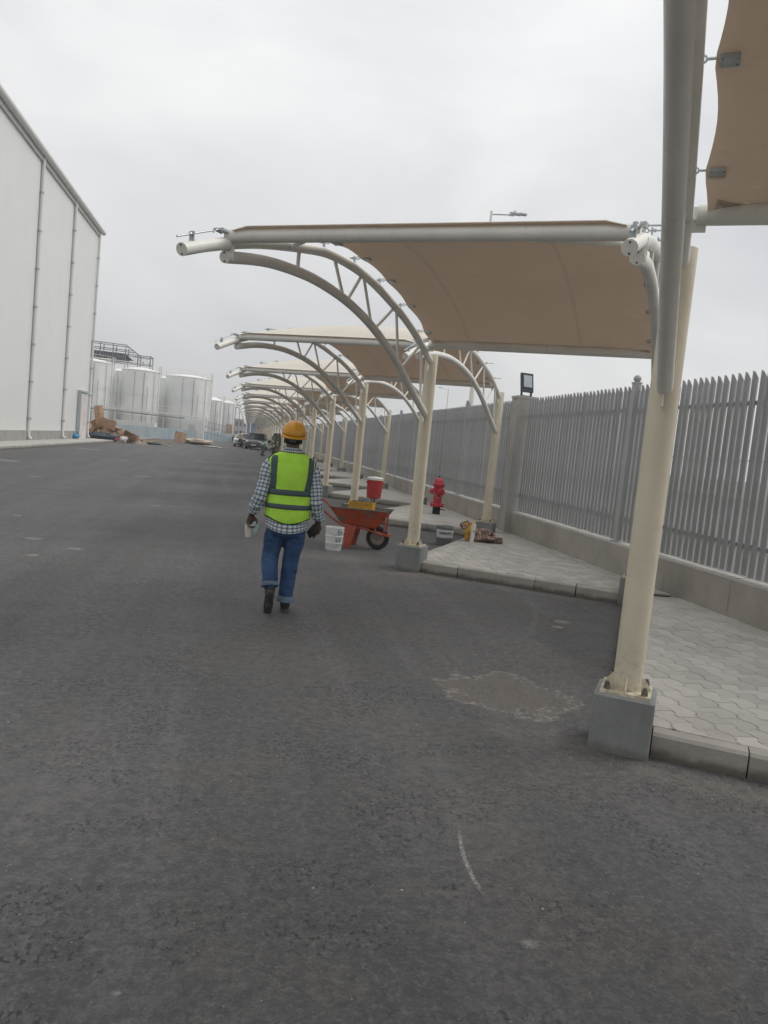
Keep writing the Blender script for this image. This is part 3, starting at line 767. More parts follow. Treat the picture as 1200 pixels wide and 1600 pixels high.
# stained door at the far corner
def splat():
    b = NB('stained_door'); c = b.mix(b.map(b.noise(2, 5), .3, .7), (.55, .52, .51), (.68, .65, .64))
    c = b.mix(b.map(b.noise(5, 5, .7, vec=b.vscale(b.obj, (1, 1, .6))), .56, .64, 0, .8), c, (.42, .2, .24)); return b.fin(c, .6)
q = MB(); q.box((BX + .1, 54.6, 1.6), (.16, 2.3, 3.1)); o = q.build('door', splat(), wh, smooth=False)
q = MB(); q.box((BX + .12, 53.35, 1.65), (.2, .18, 3.2)); q.box((BX + .14, 54.6, 3.26), (.24, 2.7, .12)); q.build('door_frame', M['galv'], wh, smooth=False)

wk = tag(thing('walkway', None, None), kind='structure')
for k in range(30):   # cast bays
    y0 = 57.5 - 3 * (k + 1); q = MB(); q.prism([(BX + .06, y0 + .008), (-9.62, y0 + .008), (-9.62, y0 + 2.992), (BX + .06, y0 + 2.992)], -.02, .135 + random.uniform(-.004, .004)); q.build('walkway_slab', M['walk'], wk, smooth=False)
kerbline(wk, (-9.5, -12), (-9.5, 88), z=.14, wd=.12, side=1, L=1.0)

# ------------------------------------------------------------------ storage tanks
def tank_mat():
    b = NB('white_tank_paint')
    c = b.mix(b.map(b.noise(.5, 5), .3, .7), (.76, .78, .76), (.83, .84, .82))
    z = b.n('ShaderNodeSeparateXYZ', {0: b.obj}).outputs[2]
    sk = b.noise(1.0, 5, .65, vec=b.vscale(b.obj, (2.4, 2.4, .08)))
    c = b.mix(b.map(sk, .5, .75, 0, .14), c, (.52, .53, .51))
    c = b.mix(b.map(z, 2.2, 2.7, .25, 0), c, (.40, .40, .38))
    return b.fin(c, .9, spec=.2)
M['tank'] = tank_mat()
M['pipe'] = simple('grey_pipework', (.30, .31, .31), .6, .15, 2)
M['frame'] = simple('blue_grey_steel', (.17, .18, .2), .6, .15, 2)
def tank(x, y, r, h, label, rails=True, group='white storage tanks beyond the road'):
    t = thing('storage_tank', label, 'storage tank', (x, y, 0), group=group)
    q = MB(); q.lathe([(r, -.2), (r, h)], (0, 0, 0), 48); q.build('shell', M['tank'], t)
    q = MB(); q.lathe([(r + .05, h), (r + .05, h + .1), (r * .5, h + .45), (.3, h + .6)], (0, 0, 0), 48); q.build('roof', M['tank'], t)
    q = MB()
    for zz in (h * .28, h * .62): q.lathe([(r + .04, zz), (r + .04, zz + .06)], (0, 0, 0), 48)
    q.build('stiffener_ring', M['tank'], t)
    if rails:
        q = MB(); n = 20
        for k in range(n):
            a = 2 * math.pi * k / n; c = (math.cos(a) * (r - .05), math.sin(a) * (r - .05)); q.tube([(c[0], c[1], h), (c[0], c[1], h + 1.0)], .022, 5)
        for zz in (h + .5, h + 1.0): q.tube([(math.cos(2 * math.pi * k / 40) * (r - .05), math.sin(2 * math.pi * k / 40) * (r - .05), zz) for k in range(41)], .02, 5, cap=False)
        q.build('roof_railing', M['cream_steel'], t)
    for a, w_, z1 in ((-1.75, .03, h * .98), (-1.3, .05, h * .97), (-1.1, .03, h * .75), (-.75, .035, h)):
        q = MB(); c = (math.cos(a) * (r + .12), math.sin(a) * (r + .12)); q.tube([(c[0], c[1], .2), (c[0], c[1], z1)], w_, 6); q.build('riser_pipe', M['pipe'], t)
    q = MB(); a = -.45; c = Vector((math.cos(a), math.sin(a), 0)); 
    for s_ in (-.22, .22): q.tube([c * (r + .3) + Vector((-c.y * s_, c.x * s_, .1)), c * (r + .3) + Vector((-c.y * s_, c.x * s_, h + 1))], .025, 5)
    k = .4
    while k < h + .9: q.tube([c * (r + .3) + Vector((-c.y * .22, c.x * .22, k)), c * (r + .3) + Vector((c.y * .22, -c.x * .22, k))], .02, 4); k += .35
    q.build('ladder', M['pipe'], t)
    return t
tank(-22.0, 113, 3.1, 9.15, 'white storage tank half hidden behind the corner of the warehouse')
tank(-15.55, 114.6, 2.72, 8.75, 'white storage tank with dark risers behind the cardboard heap, second tank from the warehouse')
tank(-9.15, 118.2, 3.42, 8.7, 'widest white storage tank, just left of the canopy tips')
tank(-18.9, 121, 2.6, 8.7, 'shaded storage tank showing in the first gap between the front tanks', rails=False)
tank(-12.2, 125, 2.6, 8.6, 'shaded storage tank showing in the second gap between the front tanks', rails=False)
tank(-6.0, 132, 1.6, 6.3, 'narrow pale tank between the widest tank and the box-like end tank', rails=False)
tank(-4.0, 137, 1.55, 6.25, 'narrow white tank closest to the canopies, behind the blue hoarding')
# pipe rack in front of the tanks
t = thing('pipe_rack', 'long low grey pipe rack running in front of the white tanks', 'pipe rack', (0, 108, 0))
q = MB()
for k in range(10):
    x = -24 + k * 2.1; q.box((x, 0, 1.6), (.1, .1, 3.2))
q.build('post', M['cream_steel'], t, smooth=False)['kind'] = 'stuff'
for zz, rr in ((3.15, .07), (2.85, .09), (3.4, .04)):
    q = MB(); q.tube([(-24.5, -.1, zz), (-5.6, -.1, zz - .15)], rr, 8); q.build('pipe', M['pipe'] if rr > .08 else M['cream_steel'], t)
q = MB()
for k in range(24): q.tube([(-24.4 + k * .8, -.5, 3.2), (-24.4 + k * .8, -.5, 4.1)], .018, 4)
for zz in (3.65, 4.1): q.tube([(-24.4, -.5, zz), (-6, -.5, zz - .1)], .02, 4)
q.build('handrail', M['cream_steel'], t)
# steel cooler structure above the tanks
t = thing('steel_gantry', 'grey steel gantry with dark louvred coolers above the leftmost tanks', 'gantry', (-20.9, 126, 1.0))
q = MB()
xs = [-6.4 + 1.9 * k for k in range(7)]
tops = [12.4, 12.4, 12.35, 12.3, 12.1, 11.0, 11.0]
for x, tz in zip(xs, tops):
    for yy in (0, 3):
        q.box((x, yy, tz / 2), (.13, .13, tz))
q.build('post', M['frame'], t, smooth=False)['kind'] = 'stuff'
q = MB()
for yy in (0, 3):
    for zz, x0, x1 in ((12.4, -6.4, 1.2), (11.6, -6.4, 2.2), (11.0, -6.4, 5.0), (10.0, -6.4, 1.9), (9.7, -6.4, 5.0)): q.bar((x0, yy, zz), (x1, yy, zz - .1), .12, .12)
    q.bar((1.2, yy, 12.35), (3.1, yy, 11.0), .12, .12)
for x in xs:
    for zz in (11.0, 9.7): q.bar((x, 0, zz), (x, 3, zz), .1, .1)
q.build('beam', M['frame'], t, smooth=False)['kind'] = 'stuff'
q = MB(); q.box((-2.6, 1.4, 10.55), (7.4, 2.4, .8)); q.add([(1.1, .2, 10.15), (1.1, 2.6, 10.15), (1.1, 2.6, 10.95), (1.1, .2, 10.95), (2.2, .2, 10.15), (2.2, 2.6, 10.15), (2.0, 2.6, 10.3), (2.0, .2, 10.3)], [(0, 1, 2, 3), (7, 6, 5, 4), (0, 4, 5, 1), (3, 2, 6, 7), (0, 3, 7, 4), (1, 5, 6, 2)]); q.build('cooler_bank', M['dark_metal'], t, smooth=False)
q = MB()
for k in range(22): q.box((-6.2 + k * .34, .14, 10.55), (.16, .08, .7))
q.build('louvre', M['frame'], t, smooth=False)['kind'] = 'stuff'
q = MB()
for k in range(9): q.tube([(2.4 + k * .3, 0, 9.7), (2.4 + k * .3, 0, 10.6)], .025, 4)
q.tube([(2.4, 0, 10.6), (4.9, 0, 10.5)], .03, 4); q.ell((3.9, 0, 9.9), (.14, .14, .14), 8, 6); q.ell((4.9, 0, 9.8), (.14, .14, .14), 8, 6); q.build('handrail', M['frame'], t)
# blue hoarding, box building, container
M['hoard'] = simple('blue_hoarding', (.30, .38, .42), .6, .1, .5, dirt=(.42, .40, .37), dirt_amt=.7, dscale=.4)
t = thing('site_hoarding', 'low pale blue sheet hoarding running across the far end of the road', 'hoarding')
hp = [(-15.5, 70), (-11.5, 78), (-6.4, 98), (-2.0, 116), (1.2, 136)]
for (x0, y0), (x1, y1) in zip(hp[:-1], hp[1:]):
    n = int(math.hypot(x1 - x0, y1 - y0) / 2.2)
    for k in range(n):
        a = (x0 + (x1 - x0) * k / n, y0 + (y1 - y0) * k / n); c = (x0 + (x1 - x0) * (k + .985) / n, y0 + (y1 - y0) * (k + .985) / n)
        q = MB(); q.bar((a[0], a[1], .6 + random.uniform(-.02, .02)), (c[0], c[1], .6), .05, 1.25); q.build('hoarding_sheet', M['hoard'], t, smooth=False)
q = MB(); q.box((0, 0, 1.35), (2.35, 3, 2.7)); t = q.build('switch_room', M['tank'], None, (-6.6, 99.5, 0), smooth=False); tag(t, 'small white box cabin in front of the widest tank', 'cabin')
q = MB(); q.box((-.3, -1.52, 1.0), (.8, .04, 1.9)); q.build('door', M['clad_trim'], t, smooth=False)
q = MB()
for k in range(7): q.tube([(1.3 + k * .4, -1, 0), (1.3 + k * .4, -1, 2.6 - .1 * k)], .03, 4)
for zz in (1.2, 1.9, 2.6): q.tube([(1.2, -1, zz), (4.0, -1, zz - .5)], .035, 4)
q.build('stair_rail', M['pipe'], t)
q = MB(); q.box((0, 0, .8), (4.4, 2.4, 1.0)); t = q.build('shipping_container', M['tank'], None, (-13.2, 96, .35), smooth=False); tag(t, 'long white container box behind the cardboard heap', 'container')
q = MB()
for k in range(14): q.box((-2.05 + k * .315, -1.215, .8), (.1, .03, .9))
q.build('rib', M['tank'], t, smooth=False)['kind'] = 'stuff'
q = MB(); q.box((0, 0, 1.2), (1.0, 1.2, 2.5)); t = q.build('brick_stack', simple('tan_blocks', (.42, .31, .22), .8, .15, 3), None, (-2.9, 121, .15), smooth=False); tag(t, 'tan pallet of stacked blocks behind the blue hoarding', 'block stack')
q = MB(); q.box((0, 0, -.02), (1.7, 1.7, .14)); q.build('pallet', simple('pallet_wood', (.4, .3, .2), .8), t, smooth=False)
# far buildings
def building(x, y, w_, d_, h, col, label, nf, nw, glass=(.12, .14, .17)):
    t = thing('far_building', label, 'building', (x, y, 0))
    q = MB(); q.box((0, 0, h / 2), (w_, d_, h)); q.build('wall', simple('far_wall', col, .8, .06, .3), t, smooth=False)
    q = MB(); q.box((0, 0, h + .1), (w_ + .3, d_ + .3, .3)); q.build('parapet', simple('far_parapet', mul(col, .9), .8), t, smooth=False)
    gm = simple('far_window', glass, .3, .1)
    for a in range(nf):
        for c in range(nw):
            q = MB(); q.box((-w_ / 2 + w_ * (c + .5) / nw, -d_ / 2 - .02, h * (a + .6) / nf), (w_ / nw * .5, .1, h / nf * .45)); q.build('window', gm, t, smooth=False)
    return t
building(.75, 190, 2.2, 5, 6.4, (.16, .2, .27), 'slim dark blue-grey building at the far end under the last canopies', 3, 2, (.1, .12, .17))
building(-1.7, 176, 2.6, 6, 4.2, (.42, .41, .39), 'low pale grey building beside the dark blue-grey one', 2, 3)
building(3.2, 205, 2.4, 5, 6.0, (.36, .27, .22), 'narrow brownish building at the very end of the canopy row', 3, 2)
q = MB(); q.tube([(0, 0, 0), (0, 0, 4.9)], .07, 8); t = q.build('white_pole', M['white'], None, (.38, 150, 0)); tag(t, 'single bright white pole at the far end of the canopy row', 'pole')
q = MB(); q.box((0, 0, 4.95), (.3, .2, .1)); q.build('lamp_head', M['galv'], t, smooth=False)
for k, (x, y, h) in enumerate(((-2.1, 118, 5.2), (-1.55, 124, 6.0), (-1.0, 132, 5.2))):
    q = MB(); q.tube([(0, 0, 0), (0, 0, h)], [.1, .05], 8); t = q.build('lamp_column', M['pipe'], None, (x, y, 0)); tag(t, ['grey lamp column nearest the blue hoarding end', 'tallest of the grey lamp columns at the road end', 'grey lamp column furthest away beside the low building'][k], 'lamp column')
    q = MB(); q.box((.25, 0, h), (.7, .16, .1)); q.build('lamp_head', M['pipe'], t, smooth=False)

# low scrub and berm beyond the fence so the gaps in the pales see something
def berm(name, pts, w_, h, m):
    q = MB(); n = 90; m_ = 10; V = []; F = []
    for i in range(n + 1):
        t = i / n; x = pts[0][0] + (pts[1][0] - pts[0][0]) * t; y = pts[0][1] + (pts[1][1] - pts[0][1]) * t
        for j in range(m_ + 1):
            s = j / m_ - .5; hh = h * max(0, math.cos(s * math.pi)) * (.7 + .3 * math.sin(i * .5) * math.sin(i * .23 + 1) + .2 * math.sin(i * 1.7))
            V.append((x + s * w_ + math.sin(i * .9) * .4, y, hh - .05 + (random.uniform(-.12, .12) if 0 < j < m_ else 0)))
    for i in range(n):
        for j in range(m_): a = i * (m_ + 1) + j; F.append((a, a + 1, a + m_ + 2, a + m_ + 1))
    q.add(V, F); o = q.build(name, m, ang=180); o['kind'] = 'structure'
berm('earth_bank', ((30, -10), (30, 220)), 14, 1.2, M['sand'])

# ------------------------------------------------------------------ rubbish heap at the end of the walkway
M['card'] = simple('cardboard', (.40, .27, .18), .85, .14, 3, obj_rand=.4)
M['bag'] = simple('dark_plastic', (.045, .06, .075), .5, .3, 5)
M['wood'] = simple('raw_timber', (.52, .42, .29), .8, .12, 5, obj_rand=.1)
M['scrap'] = simple('pale_scrap', (.55, .52, .49), .7, .1, 3, obj_rand=.15)
HC = Vector((-9.9, 60, 0))
def sheet_card(c, wd, ht, rot, label=None, m='card', name='cardboard_sheet', cat='cardboard', fold=.5, group='cardboard sheets in the rubbish heap'):
    q = MB(); th = .03; mt = Euler(rot).to_matrix()
    a = [(-wd / 2, 0), (wd * (fold - .5), 0), (wd / 2, wd * .22)]
    V = []
    for (x, y) in a:
        for z in (0, ht):
            for t_ in (0, th): V.append(mt @ Vector((x, y + t_, z + .02 * math.sin(x * 9))))
    F = []
    for k in range(2):
        o_ = k * 4; F += [(o_, o_ + 2, o_ + 6, o_ + 4), (o_ + 1, o_ + 5, o_ + 7, o_ + 3), (o_, o_ + 4, o_ + 5, o_ + 1), (o_ + 2, o_ + 3, o_ + 7, o_ + 6)]
    F += [(0, 1, 3, 2), (8, 10, 11, 9)]
    q.add(V, F)
    o = q.build(name, M[m], None, c, smooth=False); tag(o, label or 'brown flattened cardboard sheet lying crumpled in the rubbish heap', cat, group)
rnd = random.Random(11)
# the compacted core of the heap nobody could count
q = MB(); n, m_ = 30, 12; V = []; F = []
for i in range(n + 1):
    for j in range(m_ + 1):
        u_, v_ = i / n, j / m_; prof = max(0, math.sin(math.pi * u_ ** .6)) * math.sin(math.pi * v_)
        V.append((-12.3 + 4.9 * u_, 59 + 3.4 * v_, .0 + prof * 1.25 + rnd.uniform(-.09, .12) * (prof > .05)))
for i in range(n):
    for j in range(m_): a = i * (m_ + 1) + j; F.append((a, a + m_ + 1, a + m_ + 2, a + 1))
q.add(V, F); def_heap = simple('mixed_rubbish', (.27, .22, .18), .9, .5, 2.2); o = q.build('rubbish_heap', def_heap, ang=10); o['kind'] = 'stuff'; tag(o, 'low mound of mixed dusty rubbish beside the warehouse corner', 'rubbish heap')
sheet_card((-10.75, 59.6, 1.0), .62, 1.55, (.05, -.16, .1), 'tall brown cardboard sheet standing upright at the top of the rubbish heap', fold=.62)
sheet_card((-10.3, 59.4, .9), 1.1, .75, (.15, .25, -.3), 'wide brown cardboard sheet leaning at the middle of the rubbish heap', fold=.4)
sheet_card((-11.35, 59.0, .75), 1.0, .62, (.5, -.3, .4), 'brown cardboard box flap tipped over the left of the rubbish heap')
for k in range(40):
    x = rnd.uniform(-11.8, -8.0); hmax = 1.3 * max(.15, 1 - abs(x + 10.4) / 2.6)
    sheet_card((x, rnd.uniform(58.7, 60.2), rnd.uniform(.1, hmax)), rnd.uniform(.3, .85), rnd.uniform(.2, .6), (rnd.uniform(-1.1, 1.1), rnd.uniform(-.9, .9), rnd.uniform(-.9, .9)), fold=rnd.uniform(.3, .7))
for k in range(7):
    sheet_card((rnd.uniform(-11.2, -8.6), rnd.uniform(58.4, 59), rnd.uniform(.05, .4)), rnd.uniform(.25, .5), rnd.uniform(.15, .35), (rnd.uniform(-.9, .9), rnd.uniform(-.6, .6), rnd.uniform(-.8, .8)), 'pale scrap of board lying low in the rubbish heap', 'scrap', 'scrap_board', 'scrap', group='pale scraps in the rubbish heap')
def lump(c, r, m, name, label, cat, seed, rot=0):
    q = MB(); rr = random.Random(seed); nn, mm = 18, 10; V = []; F = []
    for i in range(mm + 1):
        a = math.pi * i / mm
        for j in range(nn):
            k = 1 + rr.uniform(-.16, .16); t_ = 2 * math.pi * j / nn
            V.append((r[0] * math.sin(a) * math.cos(t_) * k + 1e-4 * j, r[1] * math.sin(a) * math.sin(t_) * k, max(0, r[2] * (1 - math.cos(a)) * .5 * k)))
    for i in range(mm):
        for j in range(nn): F.append((i * nn + j, i * nn + (j + 1) % nn, (i + 1) * nn + (j + 1) % nn, (i + 1) * nn + j))
    q.add(V, F); o = q.build(name, m, None, c, ang=25); o.rotation_euler = (0, 0, rot); tag(o, label, cat); return o
lump((-10.4, 58.2, .05), (1.15, .45, .55), M['bag'], 'plastic_sheeting', 'dark bundle of black plastic sheeting at the front of the rubbish heap', 'plastic sheeting', 3)
lump((-9.35, 58.1, .05), (.16, .2, .3), simple('crimson_cloth', (.35, .08, .13), .8, .2), 'cloth_bundle', 'small crimson cloth bundle in the front right of the rubbish heap', 'cloth bundle', 4)
lump((-8.9, 58.2, .05), (.2, .2, .4), M['white'], 'plastic_bag', 'white plastic bag in the right part of the rubbish heap', 'plastic bag', 5)
lump((-11.15, 52.6, .135), (.45, .35, .34), simple('blue_tarp', (.03, .24, .46), .5, .2), 'blue_sheet', 'crumpled bright blue plastic sheet on the walkway by the warehouse corner', 'plastic sheet', 6)
lump((-7.2, 61, .0), (.8, .3, .18), M['bag'], 'dark_rag', 'flat dark rag lying on the asphalt right of the rubbish heap', 'rag', 8)
def crate(c, rz, label):
    t = thing('timber_crate', label, 'crate', c, rz, 'timber crates at the rubbish heap')
    for zz in (.05, .3, .55):
        q = MB(); q.box((0, -.4, zz), (1.0, .03, .12)); q.build('slat', M['wood'], t, smooth=False)
        q = MB(); q.box((0, .4, zz), (1.0, .03, .12)); q.build('slat', M['wood'], t, smooth=False)
    for sx_ in (-.47, .47):
        q = MB(); q.box((sx_, 0, .3), (.06, .8, .62)); q.build('end_frame', M['wood'], t, smooth=False)
crate((-11.9, 58.6, .1), .2, 'pale open timber crate at the left foot of the rubbish heap')
crate((-11.8, 58.9, .78), -.35, 'tilted pale timber crate on top of another at the left of the rubbish heap')
lab = 'loose pale timber plank lying at the right end of the rubbish heap'
for k in range(9):
    q = MB(); a = rnd.uniform(-.4, .4); q.box((0, 0, 0), (rnd.uniform(1.2, 2.4), .12, .05), a); o = q.build('timber_plank', M['wood'] if k % 3 else M['card'], None, (rnd.uniform(-8.4, -6.4), rnd.uniform(60, 62), .06 + .055 * k * .5), smooth=False); o.rotation_euler = (0, rnd.uniform(-.15, .15), 0); tag(o, lab, 'plank', 'loose planks by the rubbish heap')
sheet_card((-6.2, 74, .05), 1.1, 1.0, (-.1, .1, .2), 'square brown cardboard sheet leaning by the blue hoarding', fold=.6)
lump((-4.6, 75, .0), (1.5, .9, .55), simple('sand_pile', (.42, .35, .28), .9, .15, 2), 'sand_pile', 'low pinkish pile of sand beside the far blue hoarding', 'sand pile', 12)
lump((-3.2, 70, .0), (1.2, .9, .1), simple('pale_rubble', (.45, .42, .38), .9, .2, 3), 'rubble', 'thin spread of pale rubble on the road edge', 'rubble', 13)

# ------------------------------------------------------------------ the walking man
def plaid():
    b = NB('plaid_shirt'); uv = b.n('ShaderNodeUVMap').outputs[0]
    s = b.n('ShaderNodeSeparateXYZ', {0: uv}); u_, v_ = s.outputs[0], s.outputs[1]
    def band(x, per, wd, off=0):
        f = b.math('ABSOLUTE', b.math('SUBTRACT', b.math('FRACT', b.math('ADD', b.math('MULTIPLY', x, 1 / per), off)), .5))
        return b.map(f, wd, wd + .04, 1, 0)
    c = b.mix(b.map(b.noise(60, 2), .3, .7), (.50, .55, .58), (.60, .64, .66))
    for x in (u_, v_):
        c = b.mix(b.math('MULTIPLY', band(x, .034, .30), .28), c, (.22, .30, .38))
        c = b.mix(b.math('MULTIPLY', band(x, .034, .085), .85), c, (.035, .05, .09))
        c = b.mix(b.math('MULTIPLY', band(x, .034, .03, .5), .45), c, (.75, .78, .8))
    return b.fin(c, .85, b.bump(b.noise(180, 2), .2, .002), spec=.2)
M['plaid'] = plaid()
def cloth(name, col, folds=9, var=.18, fb=.5):
    b = NB(name)
    c = b.mix(b.map(b.noise(3.5, 5, .6), .3, .7), mul(col, 1 - var), mul(col, 1 + var))
    c = b.mix(b.map(b.noise(220, 2), .35, .7, 0, .25), c, mul(col, .6))
    n1 = b.bump(b.noise(folds, 3, .5, dist=.6, vec=b.vscale(b.obj, (1, 1, 1.5))), fb, .02)
    return b.fin(c, .88, b.bump(b.noise(260, 2), .25, .002, n1), spec=.2)
M['vest'] = cloth('hi_vis_green_fabric', (.46, .82, .09), 7, .12, .9)
M['strip'] = cloth('grey_green_reflective_tape', (.085, .12, .125), 7, .1, .3)
M['edge'] = cloth('black_binding', (.012, .014, .016), 8)
def denim():
    b = NB('blue_denim')
    c = b.mix(b.map(b.noise(4, 5, .65), .3, .7), (.032, .066, .150), (.065, .12, .235))
    c = b.mix(b.map(b.noise(1.5, 3, vec=b.vscale(b.obj, (2, 2, 1))), .5, .7, 0, .35), c, (.09, .165, .30))
    c = b.mix(b.map(b.noise(300, 2), .4, .7, 0, .3), c, (.02, .04, .09))
    fb = b.bump(b.noise(6.5, 3, .5, dist=1.0, vec=b.vscale(b.obj, (1, 1, 2.2))), .75, .03)
    return b.fin(c, .9, b.bump(b.noise(200, 2), .2, .002, fb), spec=.15)
M['denim'] = denim()
M['denim_in'] = cloth('denim_inside', (.16, .21, .28), 12)
M['skin'] = simple('dark_brown_skin', (.075, .042, .03), .5, .12, 12, bump=.1, bscale=80)
M['boot'] = simple('black_boot_leather', (.028, .028, .03), .55, .2, 25, bump=.2, dirt=(.10, .095, .09), dirt_amt=.5, dscale=14)
M['sole'] = simple('dusty_rubber_sole', (.05, .048, .045), .9, .25, 30, bump=.4, dirt=(.13, .12, .11), dirt_amt=.6, dscale=10)
M['helmet'] = simple('amber_helmet_shell', (.66, .31, .02), .35, .08, 8, dirt=(.36, .19, .03), dirt_amt=.45, dscale=7)

MX, MY = .42, 7.06
man = thing('person', 'man walking away in yellow helmet, green hi-vis vest, plaid shirt and rolled jeans', 'person', (MX, MY, 0))
def limb(q, pts, n=14):   # pts: (x, y, z, r)
    for (a, b_) in zip(pts[:-1], pts[1:]): q.tube([a[:3], b_[:3]], [a[3], b_[3]], n)
    for a in pts: q.ell(a[:3], (a[3],) * 3, n, 8)
def hand(q, wrist, dirv, palm, side, curl):
    """wrist point, direction of the palm, palm normal, thumb side vector, curl per knuckle"""
    wr, d, nrm, sd = Vector(wrist), Vector(dirv).normalized(), Vector(palm).normalized(), Vector(side).normalized()
    q.tube([wr - d * .02, wr + d * .02, wr + d * .06, wr + d * .085], [(.024, .02), (.03, .017), (.038, .016), (.036, .013)], 12, phase=0)
    for k, (off, ln, r) in enumerate(((.028, .072, .0088), (.010, .08, .009), (-.009, .074, .0086), (-.027, .058, .0078))):
        p = wr + d * .08 + sd * off; a = 0; dd = d.copy(); last = p
        for j, f in enumerate((.45, .32, .25)):
            a += curl[j]; dd = (d * math.cos(a) + nrm * math.sin(a)); nx = last + dd * ln * f
            q.tube([last, nx], [r, r * .93], 8); q.ell(nx, (r * .95,) * 3, 8, 6); last = nx
    p = wr + d * .02 + sd * .022; t1 = p + (d * .6 + sd * .6 + nrm * .35).normalized() * .042; t2 = t1 + (d * .85 + nrm * .5).normalized() * .034
    q.tube([p, t1], [.013, .011], 8); q.tube([t1, t2], [.011, .009], 8); q.ell(t1, (.011,) * 3, 8, 6); q.ell(t2, (.009,) * 3, 8, 6)
LW, RW = Vector((-.325, .035, .885)), Vector((.292, .035, .862))
q = MB()
# head: cranium, jaw, nose, ears, brow
hx, hy, hz = -.005, .02, 1.60
q.ell((hx, hy - .005, hz + .03), (.076, .096, .105), 20, 14); q.ell((hx, hy + .035, hz - .045), (.056, .062, .065), 16, 10); q.ell((hx, hy + .02, hz - .02), (.066, .07, .09), 16, 10)
q.tube([(hx, hy + .098, hz + .02), (hx, hy + .118, hz - .022)], [.008, .016], 8); q.ell((hx, hy + .112, hz - .022), (.018, .014, .012), 8, 6)
for s_ in (-1, 1):
    q.ell((hx + s_ * .077, hy + .0, hz - .005), (.010, .020, .032), 10, 8); q.ell((hx + s_ * .03, hy + .09, hz + .04), (.024, .012, .009), 8, 6); q.ell((hx + s_ * .045, hy + .065, hz - .01), (.022, .022, .02), 8, 6)
q.ell((hx, hy + .095, hz - .055), (.024, .012, .009), 10, 6); q.ell((hx, hy + .088, hz - .088), (.022, .018, .016), 10, 6)
limb(q, [(hx, hy - .02, 1.585, .060), (hx - .002, -.008, 1.50, .062), (0, -.005, 1.44, .075)])
q.tube([(0, 0, 1.44), (0, 0, 1.36), (0, 0, 1.15), (0, 0, .98), (0, 0, .86)], [(.13, .08), (.155, .09), (.14, .085), (.14, .09), (.145, .10)], 18)
limb(q, [(-.165, 0, 1.37, .05), (-.245, -.045, 1.07, .042), (*LW, .026)]); limb(q, [(.165, 0, 1.37, .05), (.245, -.04, 1.06, .042), (*RW, .026)])
limb(q, [(-.09, 0, .82, .08), (-.12, .04, .50, .055), (-.105, -.14, .26, .042), (-.105, -.15, .17, .045)])
limb(q, [(.09, 0, .82, .08), (.07, .05, .49, .055), (.048, .0, .12, .042)])
hand(q, LW, (-.10, .02, -1), (.35, -.95, 0), (.9, .4, 0), (.55, .75, .5))
hand(q, RW, (.02, .05, -1), (-.5, -.85, 0), (-.85, .5, 0), (.5, .8, .6))
body = q.build('body', M['skin'], man); remesh(body, .0055, 2)
# short hair under the helmet
q = MB(); q.ell((hx, hy - .012, hz + .035), (.080, .100, .108), 20, 14); o = q.build('hair', simple('black_hair', (.012, .011, .011), .9, .3, 90, bump=.5, bscale=220), man)
# jeans
q = MB()
q.tube([(0, 0, .94), (0, -.005, .86), (0, -.012, .78), (0, -.01, .72)], [(.165, .125), (.175, .135), (.182, .142), (.165, .125)], 24)
limb(q, [(-.088, -.01, .78, .096), (-.108, .02, .64, .092), (-.122, .045, .52, .080), (-.125, .0, .44, .076), (-.116, -.085, .345, .073), (-.110, -.125, .285, .073)], 16)
limb(q, [(.088, -.01, .78, .098), (.085, .02, .64, .092), (.072, .045, .50, .078), (.060, .03, .36, .073), (.050, .012, .21, .070), (.046, .005, .15, .070)], 16)
o = q.build('jeans', M['denim'], man); remesh(o, .009, 4, (.085, .016))
def cuff(pts, r, tilt):
    q = MB(); q.tube(pts, r, 22); o = q.build('trouser_cuff', M['denim_in'], man)
    return o
cuff([(-.114, -.112, .30), (-.110, -.126, .272), (-.1085, -.133, .256)], [.070, .083, .079], 0); cuff([(.047, .004, .148), (.046, .003, .128), (.045, .003, .098)], [.073, .081, .082], 0)
